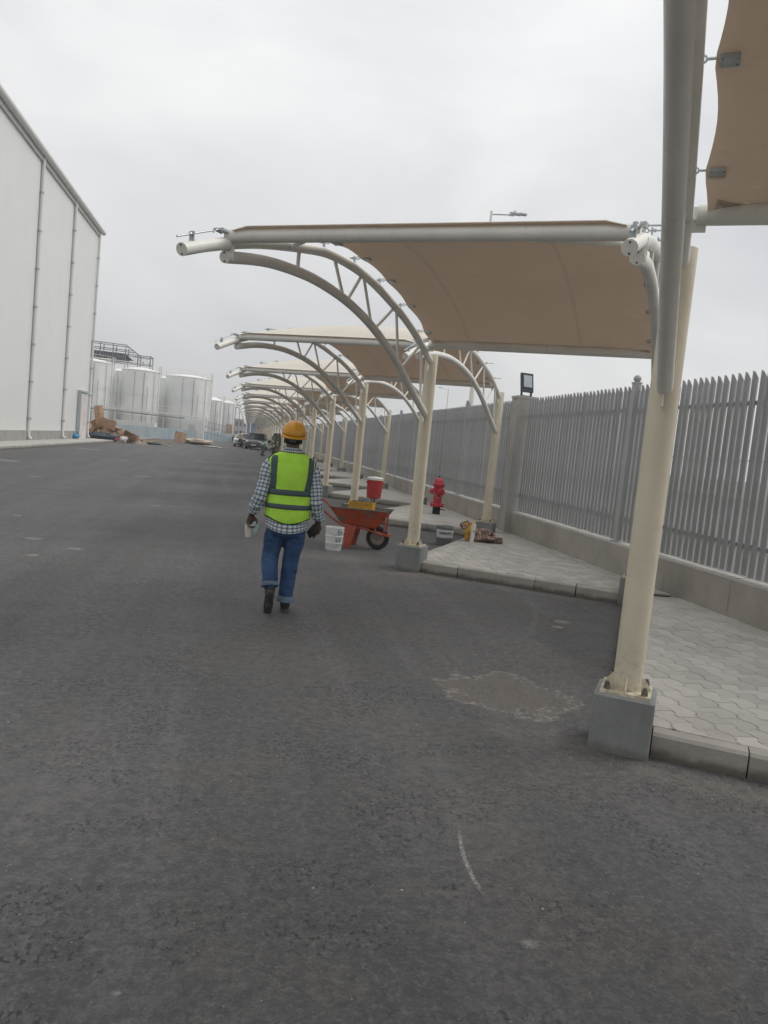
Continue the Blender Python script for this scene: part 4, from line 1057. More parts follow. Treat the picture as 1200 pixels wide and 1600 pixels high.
# boots
def boot(name, ank, heel, toe, upv):
    ank, heel, toe, upv = Vector(ank), Vector(heel), Vector(toe), Vector(upv).normalized()
    f = (toe - heel).normalized(); sd = f.cross(upv)
    t = link(name, None, man)
    q = MB(); L_ = (toe - heel).length
    q.tube([ank + (ank - (heel + f * .05)).normalized() * .07, ank, heel + f * .05 + upv * .085, heel + f * .05 + upv * .035], [.052, .048, .050, .044], 16); q.ell(heel + f * .045 + upv * .05, (.042,) * 3, 14, 10)
    for k, (t_, r, h_) in enumerate(((.25, .043, .050), (.45, .044, .044), (.65, .047, .040), (.82, .045, .036), (.93, .036, .032))): q.ell(heel + f * L_ * t_ + upv * h_, (r, r, min(r, h_ * .95)), 14, 10)
    for k in range(5): q.ell(heel + f * L_ * (.3 + k * .14) + upv * .04, (.042,) * 3, 12, 8)
    o = q.build('boot_upper', M['boot'], t); remesh(o, .007, 3)
    q = MB(); n = 26; P = []
    for k in range(n):
        a = 2 * math.pi * k / n; c_, s_ = math.cos(a), math.sin(a); wd = .046 - .006 * math.exp(-((c_ + .1) / .35) ** 2)
        P.append(heel + f * (L_ * .5 + c_ * (L_ * .5 + .008)) + sd * (s_ * wd * (1 if abs(c_) < .8 else .95)))
    V = [p - upv * .012 for p in P] + [p + upv * .016 for p in P]; q.add(V, [tuple(range(n)), tuple(range(2 * n - 1, n - 1, -1))] + [(i, n + i, n + (i + 1) % n, (i + 1) % n) for i in range(n)])
    for k in range(9): # tread lugs
        c = heel + f * (L_ * (.08 + k * .105)) - upv * .015
        for s2 in (-1, 1):
            if k == 4: continue
            d = (sd * s2 + f * .25).normalized(); q.bar(c + sd * s2 * .005, c + d * .038, .014, .010, upv)
    q.build('boot_sole', M['sole'], t, smooth=False)
    return t
boot('boot', (-.106, -.148, .235), (-.108, -.222, .225), (-.112, -.105, .008), (.0, -.86, -.44) if False else (0, .86, .45))
boot('boot', (.046, .005, .12), (.046, -.055, .012), (.06, .21, .012), (0, 0, 1))
# shirt: torso with collar, sleeves, tail below the vest
def loft(rings, n, fn=None, close=True):
    """rings: list of (centre, rx, ry, v) in horizontal planes; returns MB with uv in metres"""
    q = MB(); q.uvs = []; k = len(rings)
    for (c, rx, ry) in rings:
        for j in range(n):
            a = 2 * math.pi * j / n
            p = Vector((c[0] + math.copysign(abs(math.cos(a)) ** .85, math.cos(a)) * rx, c[1] + math.copysign(abs(math.sin(a)) ** .9, math.sin(a)) * ry, c[2]))
            if fn: p = fn(p, a)
            q.v.append(tuple(p))
    for i in range(k - 1):
        for j in range(n): q.f.append((i * n + j, i * n + (j + 1) % n, (i + 1) * n + (j + 1) % n, (i + 1) * n + j)); q.mi.append(0)
    q.n = n; q.k = k; return q
def set_uv(me, n, U_, V_):
    uv = me.uv_layers.new(name='UVMap')
    for p in me.polygons:
        js = [me.loops[l].vertex_index % n for l in p.loop_indices]
        wrap = max(js) - min(js) > n / 2
        for l in p.loop_indices:
            vi = me.loops[l].vertex_index; j = vi % n
            uv.data[l].uv = (U_ * ((j + n if wrap and j < n / 2 else j) / n), V_[vi // n] if vi // n < len(V_) else 0)
from mathutils import noise as mnoise
def wrinkle(p, amp, f, fz=1.0): return mnoise.noise(Vector((p.x * f, p.y * f, p.z * f * fz))) * amp
def fn_s(p, a):
    w_ = wrinkle(p, .012, 11); d = Vector((p.x, p.y, 0)); 
    if d.length > .03: p = p + d.normalized() * w_
    if p.z < .87: p.z += .04 * min(1, (abs(p.x) / .18) ** 2)
    return p
zs = [(.752, .200, .160), (.80, .197, .156), (.88, .186, .144), (.95, .168, .125), (1.1, .165, .118), (1.25, .178, .118), (1.36, .185, .112), (1.42, .165, .10), (1.455, .125, .085), (1.485, .085, .075), (1.50, .076, .074), (1.535, .074, .072), (1.53, .082, .080), (1.49, .092, .084)]
q = loft([((0, -.003, z), a, b_) for z, a, b_ in zs], 48, fn_s)
me = q.mesh('shirt', M['plaid'], ang=60); set_uv(me, 48, 1.02, [z[0] for z in zs]); shirt = link('shirt', me, man)
shirt.modifiers.new('sub', 'SUBSURF').levels = 1; shirt.modifiers['sub'].render_levels = 1
def sleeve(pts, rs):
    P = arc_pts(pts, 6); n = 24; k = len(P); q = MB(); V_ = [0]
    for a, b_ in zip(P[:-1], P[1:]): V_.append(V_[-1] + (b_ - a).length)
    T = V_[-1]
    rr = [np.interp(v / T, [i / (len(rs) - 1) for i in range(len(rs))], rs) for v in V_]
    q.tube(P, rr, n, cap=False)
    nv = []
    for i, v in enumerate(q.v):
        c = P[i // n]; d = (Vector(v) - c).normalized(); s = V_[i // n]
        amp = wrinkle(Vector(v), .016, 17) + .006 * math.sin(s * 85 + 2 * math.sin((i % n) / n * 6.28)) * (1 if s > T * .35 else .4)
        nv.append(tuple(Vector(v) + d * amp))
    q.v = nv
    me = q.mesh('sleeve', M['plaid'], ang=180); set_uv(me, n, .34, V_)
    o = link('sleeve', me, man); m = o.modifiers.new('sol', 'SOLIDIFY'); m.thickness = .003; o.modifiers.new('sub', 'SUBSURF').render_levels = 1
    return o
sleeve([(-.135, 0, 1.395), (-.205, -.01, 1.33), (-.236, -.035, 1.20), (-.262, -.055, 1.07), (-.292, -.02, .985), (-.316, .02, .915)], [.066, .070, .062, .062, .056, .060, .046])
sleeve([(.140, 0, 1.395), (.205, -.01, 1.32), (.232, -.035, 1.19), (.252, -.055, 1.05), (.272, -.02, .965), (.290, .02, .885)], [.066, .068, .060, .062, .060, .062, .048])
# hi-vis vest: one shell, open at the armholes, curved hem
VR = [(.835, .186, .150), (.90, .188, .150), (.98, .190, .146), (1.06, .188, .138), (1.14, .187, .132), (1.22, .190, .130), (1.30, .198, .128), (1.37, .203, .122), (1.42, .196, .112), (1.452, .160, .102), (1.475, .118, .094), (1.488, .092, .088)]
NV = 96
def vest_pt(a, z, off=0.0):
    zz = [r[0] for r in VR]; rx = np.interp(z, zz, [r[1] for r in VR]) * 1.07 + off; ry = np.interp(z, zz, [r[2] for r in VR]) + off
    x = math.copysign(abs(math.cos(a)) ** .72, math.cos(a)) * rx; y = math.copysign(abs(math.sin(a)) ** .85, math.sin(a)) * ry
    w_ = mnoise.noise(Vector((x * 9, y * 9, z * 5))) * .010 + mnoise.noise(Vector((x * 22, y * 22 + 5, z * 9))) * .004
    d = Vector((x, y, 0)).normalized()
    x += d.x * w_ + (.004 - .012 * (z - 1.1)) * 0; y += d.y * w_
    return Vector((x, y, z))
def hem(p):
    if p.z < .98: p.z += (1 - (p.z - .835) / .145) * .055 * min(1, abs(p.x) / .18) ** 1.6
    return p
def armhole(a, z): return abs(math.sin(a)) < .36 + .25 * max(0, (z - 1.22)) and 1.14 < z < 1.45 and ((z - 1.295) / .155) ** 2 + (math.sin(a) / .50) ** 2 < 1
def patch(name, a0, a1, z0, z1, off, m, th=.003, holes=False, hf=True, na=None, parent=man, af=None):
    na = na or max(4, int(abs(a1 - a0) / (2 * math.pi) * NV)); nz_ = max(2, int((z1 - z0) / .018)); q = MB()
    for i in range(nz_ + 1):
        z = z0 + (z1 - z0) * i / nz_
        for j in range(na + 1):
            a = a0 + (a1 - a0) * j / na
            if af: a = af(j / na, z)
            p = vest_pt(a, z, off); q.v.append(tuple(hem(p) if hf else p))
    for i in range(nz_):
        for j in range(na):
            a = a0 + (a1 - a0) * (j + .5) / na; z = z0 + (z1 - z0) * (i + .5) / nz_
            if holes and armhole(a, z): continue
            k = i * (na + 1) + j; q.f.append((k, k + 1, k + na + 2, k + na + 1)); q.mi.append(0)
    me = q.mesh(name, m, ang=180); o = link(name, me, parent); s_ = o.modifiers.new('sol', 'SOLIDIFY'); s_.thickness = th; s_.offset = 0
    return o
PI = math.pi
vest = patch('vest', 0, 2 * PI, .835, 1.488, .006, M['vest'], .004, holes=True, na=NV)
patch('reflective_strip', 0, 2 * PI, 1.098, 1.150, .011, M['strip'], .002, na=NV, parent=vest)
patch('reflective_strip', 0, 2 * PI, .972, 1.018, .012, M['strip'], .002, na=NV, hf=True, parent=vest)
# vertical strips on the back (the back faces -Y: angle 1.5 pi)
def ang_for_x(x, z):
    rx = np.interp(z, [r[0] for r in VR], [r[1] for r in VR]) * 1.07 + .01; t_ = max(-1, min(1, x / rx)); c = math.copysign(abs(t_) ** (1 / .72), t_)
    return 2 * PI - math.acos(c)
def vstrip(xl, xr, bend=0):
    def af(s, z):
        x0 = xl(z); x1 = xr(z); return ang_for_x(x0 + (x1 - x0) * s, z)
    patch('reflective_strip', 0, .3, 1.15, 1.452, .011, M['strip'], .002, na=8, af=af, parent=vest, hf=False)
vstrip(lambda z: -.188, lambda z: -.134)
vstrip(lambda z: .130 + .016 * math.sin((z - 1.15) * 8), lambda z: .182 + .014 * math.sin((z - 1.15) * 8))
# black binding round armholes, hem, neck
q = MB()
q.tube([hem(vest_pt(2 * PI * k / 60, .836, .008)) for k in range(61)], .0045, 6, cap=False); q.build('hem_binding', M['edge'], vest)
q = MB(); q.tube([vest_pt(2 * PI * k / 40, 1.487, .007) for k in range(41)], .0045, 6, cap=False); q.build('neck_binding', M['edge'], vest)
for s_ in (0, PI):
    q = MB(); pts = []
    for k in range(41):
        t_ = 2 * PI * k / 40; z = 1.295 + .155 * math.sin(t_); sa = .44 * math.cos(t_); a = (s_ + math.asin(sa)) if s_ == 0 else (PI - math.asin(sa)); pts.append(vest_pt(a, z, .008))
    q.tube(pts, .005, 6, cap=False); q.build('armhole_binding', M['edge'], vest)
# helmet
hm = link('helmet', None, man); 
q = MB(); n, m_ = 36, 12
for i in range(m_ + 1):
    a = PI / 2 * i / m_
    for j in range(n):
        t_ = 2 * PI * j / n; rx, ry, rz = .112, .135, .128
        x, y, z = rx * math.cos(a) * math.cos(t_), ry * math.cos(a) * math.sin(t_), rz * math.sin(a) ** .9
        ridge = .005 * math.exp(-(x / .016) ** 2) + .003 * (math.exp(-((abs(x) - .05) / .01) ** 2)); k = 1 + ridge / .12
        q.v.append((x * k, y * k, z * k))
for i in range(m_):
    for j in range(n): q.f.append((i * n + j, i * n + (j + 1) % n, (i + 1) * n + (j + 1) % n, (i + 1) * n + j)); q.mi.append(0)
for i in range(3):   # lip and brim
    for j in range(n):
        t_ = 2 * PI * j / n; e_ = (0, .006, .012)[i] + (.055 * max(0, math.sin(t_)) ** 4 * (i / 2)); q.v.append(((.112 + e_) * math.cos(t_), (.135 + e_) * math.sin(t_), -.002 - .010 * i))
b0 = (m_ + 1) * n
for i in range(2):
    for j in range(n): q.f.append((b0 + i * n + j, b0 + (i + 1) * n + j, b0 + (i + 1) * n + (j + 1) % n, b0 + i * n + (j + 1) % n)); q.mi.append(0)
o = q.build('helmet_shell', M['helmet'], hm, ang=60); s_ = o.modifiers.new('sol', 'SOLIDIFY'); s_.thickness = .003
q = MB(); q.tube([((.088) * math.cos(t_), .112 * math.sin(t_), -.022 - .012 * max(0, -math.sin(t_))) for t_ in [2 * PI * k / 30 for k in range(31)]], (.006), 6, cap=False); q.box((0, -.118, -.04), (.06, .018, .026)); q.build('helmet_harness', simple('dull_green_strap', (.05, .08, .075), .7), hm)
hm.location = (hx + .005, hy - .012, 1.654); hm.rotation_euler = (R(9), R(2), R(-8))

# things he holds
cup = thing('paper_cup', 'white dusty cup with a limp pale green plastic bag, held in the man\'s left hand', 'cup', (MX + LW.x - .012, MY + LW.y + .01, .672))
q = MB(); q.lathe([(.033, 0), (.043, .11), (.044, .118), (.040, .118), (.031, .006)], (0, 0, 0), 22); q.build('cup_body', simple('dusty_white_cup', (.58, .57, .50), .6, .12, 18, dirt=(.32, .3, .22), dirt_amt=.6, dscale=14), cup)
b = NB('thin_green_plastic'); b.b.inputs['Alpha'].default_value = 1; pm = b.fin(b.mix(b.map(b.noise(20, 4), .35, .65), (.50, .62, .54), (.32, .46, .40)), .35, b.bump(b.noise(30, 4, .7), .8, .01))
q = MB(); nn, mm = 16, 10
rr = random.Random(2)
for i in range(mm + 1):
    t_ = i / mm
    for j in range(nn):
        a = 2 * PI * j / nn; r = (.012 + .030 * math.sin(PI * min(1, t_ * 1.15)) ** .7) * (1 + .22 * math.sin(3 * a + t_ * 5) + rr.uniform(-.1, .1))
        q.v.append((.048 + r * math.cos(a), -.01 + r * .6 * math.sin(a), .15 - .125 * t_))
for i in range(mm):
    for j in range(nn): q.f.append((i * nn + j, i * nn + (j + 1) % nn, (i + 1) * nn + (j + 1) % nn, (i + 1) * nn + j)); q.mi.append(0)
q.build('plastic_bag', pm, cup, ang=30)
cs = thing('glove_pair', 'black folded work glove held in the man\'s right hand', 'glove', (MX + RW.x - .05, MY + RW.y - .045, .71)); cs.scale = (.82, .82, .82)
q = MB(); mt = Euler((R(8), R(26), R(-18))).to_matrix()
limb(q, [(.03, 0, .15, .022), (.0, 0, .10, .034), (-.022, 0, .05, .032), (-.018, .004, .02, .02)], 12); limb(q, [(.05, .004, .13, .016), (.035, 0, .06, .02), (.022, .006, .01, .013)], 10); limb(q, [(-.03, .0, .09, .018), (-.05, .004, .06, .012)], 10)
o = q.build('glove', simple('black_glove', (.014, .014, .015), .7, .3, 20), cs); remesh(o, .006, 2, (.04, .008))

# ------------------------------------------------------------------ wheelbarrow
def paint_worn(name, col, under, amt=.55):
    b = NB(name)
    c = b.mix(b.map(b.noise(2.4, 5, .65), .3, .7), mul(col, .8), mul(col, 1.15))
    c = b.mix(b.map(b.noise(3.2, 6, .7, vec=b.vscale(b.obj, (1, 1, 1.3))), .48, .60, 0, amt), c, under)
    return b.fin(c, .65, b.bump(b.noise(40, 4), .2, .004))
M['orange'] = paint_worn('worn_orange_paint', (.46, .085, .035), (.14, .13, .12), .85)
M['orange_leg'] = paint_worn('orange_red_paint', (.42, .09, .055), (.22, .12, .09), .4)
M['tray_in'] = simple('cement_crusted_steel', (.14, .135, .125), .85, .2, 9)
wb = thing('wheelbarrow', 'orange wheelbarrow with cement-stained tray, standing on the asphalt beside the white bucket', 'wheelbarrow', (1.83, 11.85, 0), R(-21))
q = MB()   # tray: wheel end towards +x
bot = [(-.24, -.17, .36), (.30, -.14, .33), (.30, .14, .33), (-.24, .17, .36)]; top_ = [(-.42, -.32, .62), (.50, -.27, .625), (.50, .27, .625), (-.42, .32, .62)]
V = bot + top_; n_ = len(V)
cV = Vector((.02, 0, .45)); V2 = [tuple(Vector(p) + (Vector((cV.x, cV.y, p[2] + .0)) - Vector(p)) * .03 + Vector((0, 0, .004))) for p in V]
q.add(V, [(0, 3, 2, 1), (0, 1, 5, 4), (1, 2, 6, 5), (2, 3, 7, 6), (3, 0, 4, 7)], 0); q.add(V2, [(0, 1, 2, 3), (4, 5, 1, 0), (5, 6, 2, 1), (6, 7, 3, 2), (7, 4, 0, 3)], 1)
o = q.build('tray', [M['orange'], M['tray_in']], wb, smooth=False); bv = o.modifiers.new('bev', 'BEVEL'); bv.width = .02; bv.segments = 2
q = MB(); q.tube([Vector(p) for p in top_] + [Vector(top_[0])], .011, 8); q.build('rim', M['tray_in'], wb)
for s_ in (-1, 1):
    q = MB(); q.tube(arc_pts([(-.80, s_ * .30, .69), (-.66, s_ * .30, .655), (-.50, s_ * .27, .53), (-.22, s_ * .2, .345), (.10, s_ * .13, .315), (.36, s_ * .10, .26), (.52, s_ * .09, .235)], 4), .0155, 10); q.build('handle', M['orange_leg'], wb)
    q = MB(); q.tube([(-.815, s_ * .30, .692), (-.68, s_ * .30, .664)], .02, 10); q.build('grip', simple('red_grip', (.38, .06, .05), .6) if s_ < 0 else bpy.data.materials['red_grip'], wb)
    q = MB(); V = [(-.20, s_ * .20, .35), (.02, s_ * .20, .35), (-.06, s_ * .235, .02), (-.145, s_ * .235, .02)]; V += [(x, y - s_ * .03, z) for x, y, z in V]
    q.add(V, [(0, 1, 2, 3), (7, 6, 5, 4), (0, 4, 5, 1), (1, 5, 6, 2), (2, 6, 7, 3), (3, 7, 4, 0)]); q.box((-.105, s_ * .22, .012), (.13, .05, .022)); q.build('leg', M['orange_leg'], wb, smooth=False)
    q = MB(); q.tube([(.27, s_ * .15, .56), (.285, s_ * .13, .40), (.30, s_ * .10, .265)], .013, 8); q.tube([(.44, s_ * .15, .56), (.44, s_ * .10, .26)], .013, 8); q.build('tray_strut', M['orange_leg'], wb)
q = MB(); q.tube([(-.10, -.21, .16), (-.10, .21, .16)], .01, 8); q.build('cross_bar', M['tray_in'], wb)
q = MB(); q.box((.50, 0, .245), (.05, .22, .03)); q.build('nose_bar', M['orange_leg'], wb, smooth=False)
wh_ = link('wheel', None, wb); wh_.location = (.33, 0, .185); wh_.rotation_euler = (R(90), 0, 0)
q = MB(); q.lathe([(.115, -.035), (.14, -.045), (.168, -.042), (.184, -.02), (.186, 0), (.184, .02), (.168, .042), (.14, .045), (.115, .035), (.11, 0), (.115, -.035)], (0, 0, 0), 32); q.build('tyre', M['black'], wh_)
q = MB(); q.lathe([(.112, -.034), (.108, -.02), (.05, -.014), (.03, -.04), (.012, -.05), (.012, .05), (.03, .04), (.05, .014), (.108, .02), (.112, .034)], (0, 0, 0), 28); q.build('rim', simple('dusty_rim', (.24, .2, .18), .7, .2, 12), wh_)
# yellow box in the tray
yb = thing('yellow_crate', 'yellow open plastic crate lying in the orange wheelbarrow', 'crate', (1.86, 11.84, .50), R(-21))
q = MB(); W2, D2, H2, T2 = .37, .24, .225, .008
P_ = [((-W2 / 2, 0, H2 / 2), (T2, D2, H2)), ((W2 / 2, 0, H2 / 2), (T2, D2, H2)), ((0, -D2 / 2, H2 / 2), (W2, T2, H2)), ((0, D2 / 2, H2 / 2), (W2, T2, H2)), ((0, 0, T2 / 2), (W2, D2, T2))]
for c, d in P_: q.box(c, d)
q.box((0, -D2 / 2 - .006, H2 - .012), (W2 + .02, .012, .02)); q.box((0, D2 / 2 + .006, H2 - .012), (W2 + .02, .012, .02))
ym = simple('yellow_plastic', (.58, .31, .02), .5, .08, 5, dirt=(.2, .12, .04), dirt_amt=.5, dscale=12); q.build('crate_shell', ym, yb, smooth=False)
q = MB()
for x, z in ((-.10, .16), (.02, .13), (.05, .17), (-.06, .19), (.1, .19)): q.box((x, -D2 / 2 - .005, z), (.03, .003, .012), mat=Matrix.Rotation(x * 4, 3, 'Y'))
q.build('scuff', M['tray_in'], yb, smooth=False)['kind'] = 'stuff'
q = MB()
rr = random.Random(5)
for k in range(7): q.ell((-.14 + .045 * k, rr.uniform(-.04, .04), H2 - .004), (.03, .035, .02), 8, 5)
q.build('rubble_fill', M['tray_in'], yb)
# white bucket
bk = thing('white_bucket', 'white ribbed plastic bucket standing on the asphalt left of the wheelbarrow', 'bucket', (1.405, 11.36, 0), R(10))
bk.rotation_euler = (0, R(0), R(10))
q = MB(); q.lathe([(.118, 0), (.121, .012), (.127, .10), (.131, .105), (.131, .112), (.127, .117), (.133, .20), (.139, .204), (.139, .216), (.134, .222), (.139, .325), (.145, .33), (.145, .345), (.137, .345), (.132, .30), (.118, .02)], (0, 0, 0), 36); q.build('pail', M['white'], bk)
q = MB()
for k, (a0, a1, z0, z1) in enumerate(((-1.55, -.75, .235, .30), (-1.7, -.9, .13, .195), (-1.45, -1.2, .30, .315))):
    n = 8; V = []
    for i in range(n + 1):
        a = a0 + (a1 - a0) * i / n
        for z in (z0, z1): r = .1345 + (z - .2) * .055; V.append((math.cos(a) * r, math.sin(a) * r, z + .012 * math.sin(i * 1.9 + k)))
    q.add(V, [(2 * i, 2 * i + 2, 2 * i + 3, 2 * i + 1) for i in range(n)])
q.build('worn_print', simple('worn_grey_print', (.36, .41, .43), .6, .4, 30), bk)
q = MB(); q.tube([(.146 * math.cos(t_), .146 * math.sin(t_) - .01, .31 - .06 * abs(math.sin(t_))) for t_ in [PI + PI * k / 16 for k in range(17)]], .0035, 6); q.build('bail_handle', M['galv'], bk)

# ------------------------------------------------------------------ red drinks cooler
cl = thing('drinks_cooler', 'red round drinks cooler with white lid on a small steel stool on the paved island', 'cooler', (3.0, 17.5, 0), R(15))
red = simple('red_plastic', (.40, .035, .035), .45, .08, 5)
q = MB(); q.lathe([(.155, .40), (.165, .41), (.178, .60), (.184, .80), (.184, .825), (.15, .825)], (0, 0, 0), 32); q.build('tank', red, cl)
q = MB(); q.lathe([(.19, .82), (.192, .868), (.175, .885), (.06, .89), (.05, .90), (.0, .90)], (0, 0, 0), 32); q.build('lid', M['white'], cl)
q = MB(); q.tube([(-.03, -.155, .455), (-.03, -.215, .455), (-.03, -.215, .425)], .014, 8); q.box((-.03, -.21, .475), (.02, .03, .02)); q.build('tap', simple('dull_tap', (.25, .1, .1), .5), cl)
for s_ in (-1, 1): q = MB(); q.box((s_ * .195, 0, .76), (.035, .09, .035)); q.build('side_handle', red, cl, smooth=False)
st = thing('steel_stool', 'small dark steel stool holding up the red drinks cooler', 'stool', (3.0, 17.5, .15), R(15))
q = MB(); q.lathe([(.10, .235), (.10, .25)], (0, 0, 0), 16); q.build('seat', M['dark_metal'], st)
for k in range(3):
    a = k * 2.1 + .3; q = MB(); q.tube([(.03 * math.cos(a), .03 * math.sin(a), .235), (.09 * math.cos(a), .09 * math.sin(a), 0)], .009, 6); q.build('leg', M['dark_metal'], st)

# ------------------------------------------------------------------ fire hydrant
hy_ = thing('fire_hydrant', 'red fire hydrant with black lower barrel on the second paved island', 'fire hydrant', (4.52, 17.45, .148), R(14))
hr = simple('hydrant_red', (.46, .035, .055), .4, .06, 6)
q = MB(); q.lathe([(.085, 0), (.085, .17)], (0, 0, 0), 20); q.build('lower_barrel', M['black'], hy_)
q = MB(); q.lathe([(.15, .17), (.15, .195), (.155, .2), (.155, .225), (.15, .23), (.10, .235), (.095, .27), (.098, .58), (.12, .60), (.125, .63), (.10, .64)], (0, 0, 0), 28); q.build('barrel', hr, hy_)
q = MB()
for k in range(8): a = k * PI / 4; q.lathe([(.012, .155), (.012, .245)], (.13 * math.cos(a), .13 * math.sin(a), 0), 6)
q.build('flange_bolts', hr, hy_)['kind'] = 'stuff'
hy_.scale = (1.08, 1.08, 1.08)
q = MB(); q.lathe([(.128, .635), (.135, .65), (.135, .665), (.115, .68), (.105, .72), (.085, .765), (.05, .79), (.02, .80)], (0, 0, 0), 28); q.build('bonnet', hr, hy_)
q = MB(); q.lathe([(.022, .795), (.018, .84)], (0, 0, 0), 5); q.build('operating_nut', M['dark_metal'], hy_)
for a, r, l in ((PI, .055, .17), (0.0 + PI * 1.5, .075, .16), (PI * .5, .055, .15)):
    q = MB(); m3 = Matrix.Rotation(a, 3, 'Z') @ Matrix.Rotation(R(90), 3, 'Y'); q.lathe([(r * .8, .05), (r * .8, l - .05), (r * 1.05, l - .045), (r * 1.05, l), (r * .9, l + .01), (.018, l + .012), (.018, l + .04)], (0, 0, .50), 16, m3); q.build('nozzle_cap', hr, hy_)
q = MB(); q.tube(arc_pts([(-.15, -.06, .50), (-.10, -.115, .40), (-.02, -.12, .36), (.05, -.11, .42), (.07, -.09, .50)], 4), .005, 5); q.build('chain', M['galv'], hy_)
q = MB(); q.tube([(.08, 0, .11), (.2, -.02, .10)], .012, 6); q.build('drain_pipe', M['dark_metal'], hy_)

# ------------------------------------------------------------------ paint pail, bag, tube on the second island
pl = thing('paint_pail', 'grey and white pail printed HEMAPILL standing at the edge of the paved island', 'pail', (3.55, 12.95, .0), R(0))
gp = simple('grey_pail', (.20, .215, .22), .5, .08, 5)
q = MB(); q.lathe([(.135, 0), (.14, .01), (.158, .30), (.164, .305), (.164, .33), (.156, .33), (.15, .28), (.137, .012)], (0, 0, 0), 36); q.build('pail_body', gp, pl)
q = MB(); n = 24; V = []
for i in range(n + 1):
    a = PI * 1.05 + PI * .9 * i / n
    for z in (.135, .275): r = .1365 + z * .0715 + .0015; V.append((math.cos(a) * r, math.sin(a) * r, z))
q.add(V, [(2 * i, 2 * i + 2, 2 * i + 3, 2 * i + 1) for i in range(n)]); q.build('label', M['white'], pl)
q = MB(); q.tube([(.165 * math.cos(t_), .165 * math.sin(t_), .325 + .02 * math.sin(t_ * 2)) for t_ in [2 * PI * k / 24 for k in range(25)]], .004, 6); q.build('rim_wire', M['galv'], pl)
# printed word, bent round the pail
def text_mesh(txt, size):
    cu = bpy.data.curves.new('t', 'FONT'); cu.body = txt; cu.size = size; cu.align_x = 'CENTER'; cu.align_y = 'CENTER'; cu.resolution_u = 2; cu.offset = size * .02
    ob = bpy.data.objects.new('t', cu); COL.objects.link(ob); dg = bpy.context.evaluated_depsgraph_get(); me = bpy.data.meshes.new_from_object(ob.evaluated_get(dg)); bpy.data.objects.remove(ob); return me
try:
    import bmesh
    me = text_mesh('HEMAPILL', .066); bm = bmesh.new(); bm.from_mesh(me); 
    bmesh.ops.subdivide_edges(bm, edges=[e_ for e_ in bm.edges if e_.calc_length() > .02], cuts=2)
    bmesh.ops.triangulate(bm, faces=bm.faces)
    for v in bm.verts:
        z = .215 + v.co.y; r = .1365 + z * .0715 + .004; a = PI * 1.5 - .06 + v.co.x / r; v.co = Vector((math.cos(a) * r, math.sin(a) * r, z))
    bm.to_mesh(me); bm.free(); me.name = 'printed_word'; me.materials.clear(); me.materials.append(simple('navy_print', (.02, .03, .14), .5)); link('printed_word', me, pl)
except Exception as ex: print('text', ex)
# collapsed yellow and brown sack
def sack(c, r, rz, m, name, label, cat, seed, amp=.2, top=1.0, parent=None, tilt=0, nn=28, mm=18):
    q = MB(); off = Vector((seed * 3.1, seed * 1.7, 0)); V = []; F = []
    for i in range(mm + 1):
        a = PI * i / mm
        for j in range(nn):
            t_ = 2 * PI * j / nn; d = Vector((math.sin(a) * math.cos(t_), math.sin(a) * math.sin(t_), -math.cos(a)))
            k = 1 + mnoise.noise(d * 1.6 + off) * amp * 1.6 + mnoise.noise(d * 4.5 + off) * amp * .8
            p = Vector((d.x * r[0] * k, d.y * r[1] * k, max(0.002, (d.z * r[2] * k + r[2] * .85)))); V.append(p + Vector((p.z * tilt, 0, 0)) + Vector((1e-5 * j, 0, 0)))
    for i in range(mm):
        for j in range(nn): F.append((i * nn + j, i * nn + (j + 1) % nn, (i + 1) * nn + (j + 1) % nn, (i + 1) * nn + j))
    q.add(V, F); o = q.build(name, m, parent, c, ang=30); o.rotation_euler = (0, 0, rz)
    if label: tag(o, label, cat)
    return o
bm_ = NB('brown_woven_sack'); sx = bm_.vscale(bm_.obj, (1, 1, 1), rot=(0, .5, .4))
wv = bm_.n('ShaderNodeTexWave', {'Vector': sx, 'Scale': 7.0, 'Distortion': 6.0, 'Detail': 2.0}).outputs['Fac']
M['sack'] = bm_.fin(bm_.mix(bm_.map(wv, .80, .98, 0, .7), bm_.mix(bm_.map(bm_.noise(9, 4), .4, .6), (.17, .10, .075), (.24, .16, .125)), (.50, .43, .39)), .8, bm_.bump(bm_.noise(20, 4), .6, .01))
M['yellow_bag'] = simple('yellow_sack', (.56, .34, .07), .6, .15, 10, bump=.4, bscale=25)
sk = thing('empty_sacks', 'crumpled brown patterned sack with a yellow bag beside it on the paved island', 'sack', (3.98, 12.55, .15))
sack((.20, .03, 0), (.24, .17, .12), -.15, M['sack'], 'brown_sack', None, None, 3, .35, parent=sk, tilt=-.6)
sack((.36, -.04, 0), (.14, .10, .06), .3, M['sack'], 'sack_corner', None, None, 6, .4, parent=sk)
sack((-.07, -.0, 0), (.13, .09, .185), .2, M['yellow_bag'], 'yellow_bag', None, None, 4, .3, parent=sk, tilt=-.15)
sack((-.17, .02, .19), (.105, .08, .072), .2, M['sack'], 'sack_mouth', None, None, 5, .35, parent=sk, tilt=.2)
tb = thing('sealant_tube', 'white cardboard tube standing upright in front of the yellow bag', 'tube', (3.86, 12.32, .149)); tb.rotation_euler = (0, R(3), 0)
q = MB(); q.lathe([(.034, 0), (.034, .29), (.036, .292), (.036, .315), (.03, .318)], (0, 0, 0), 20); q.build('tube_body', M['white'], tb)
q = MB(); q.box((.0, -.0345, .20), (.022, .003, .02)); q.build('print_mark', bpy.data.materials.get('navy_print') or M['dark_metal'], tb, smooth=False)

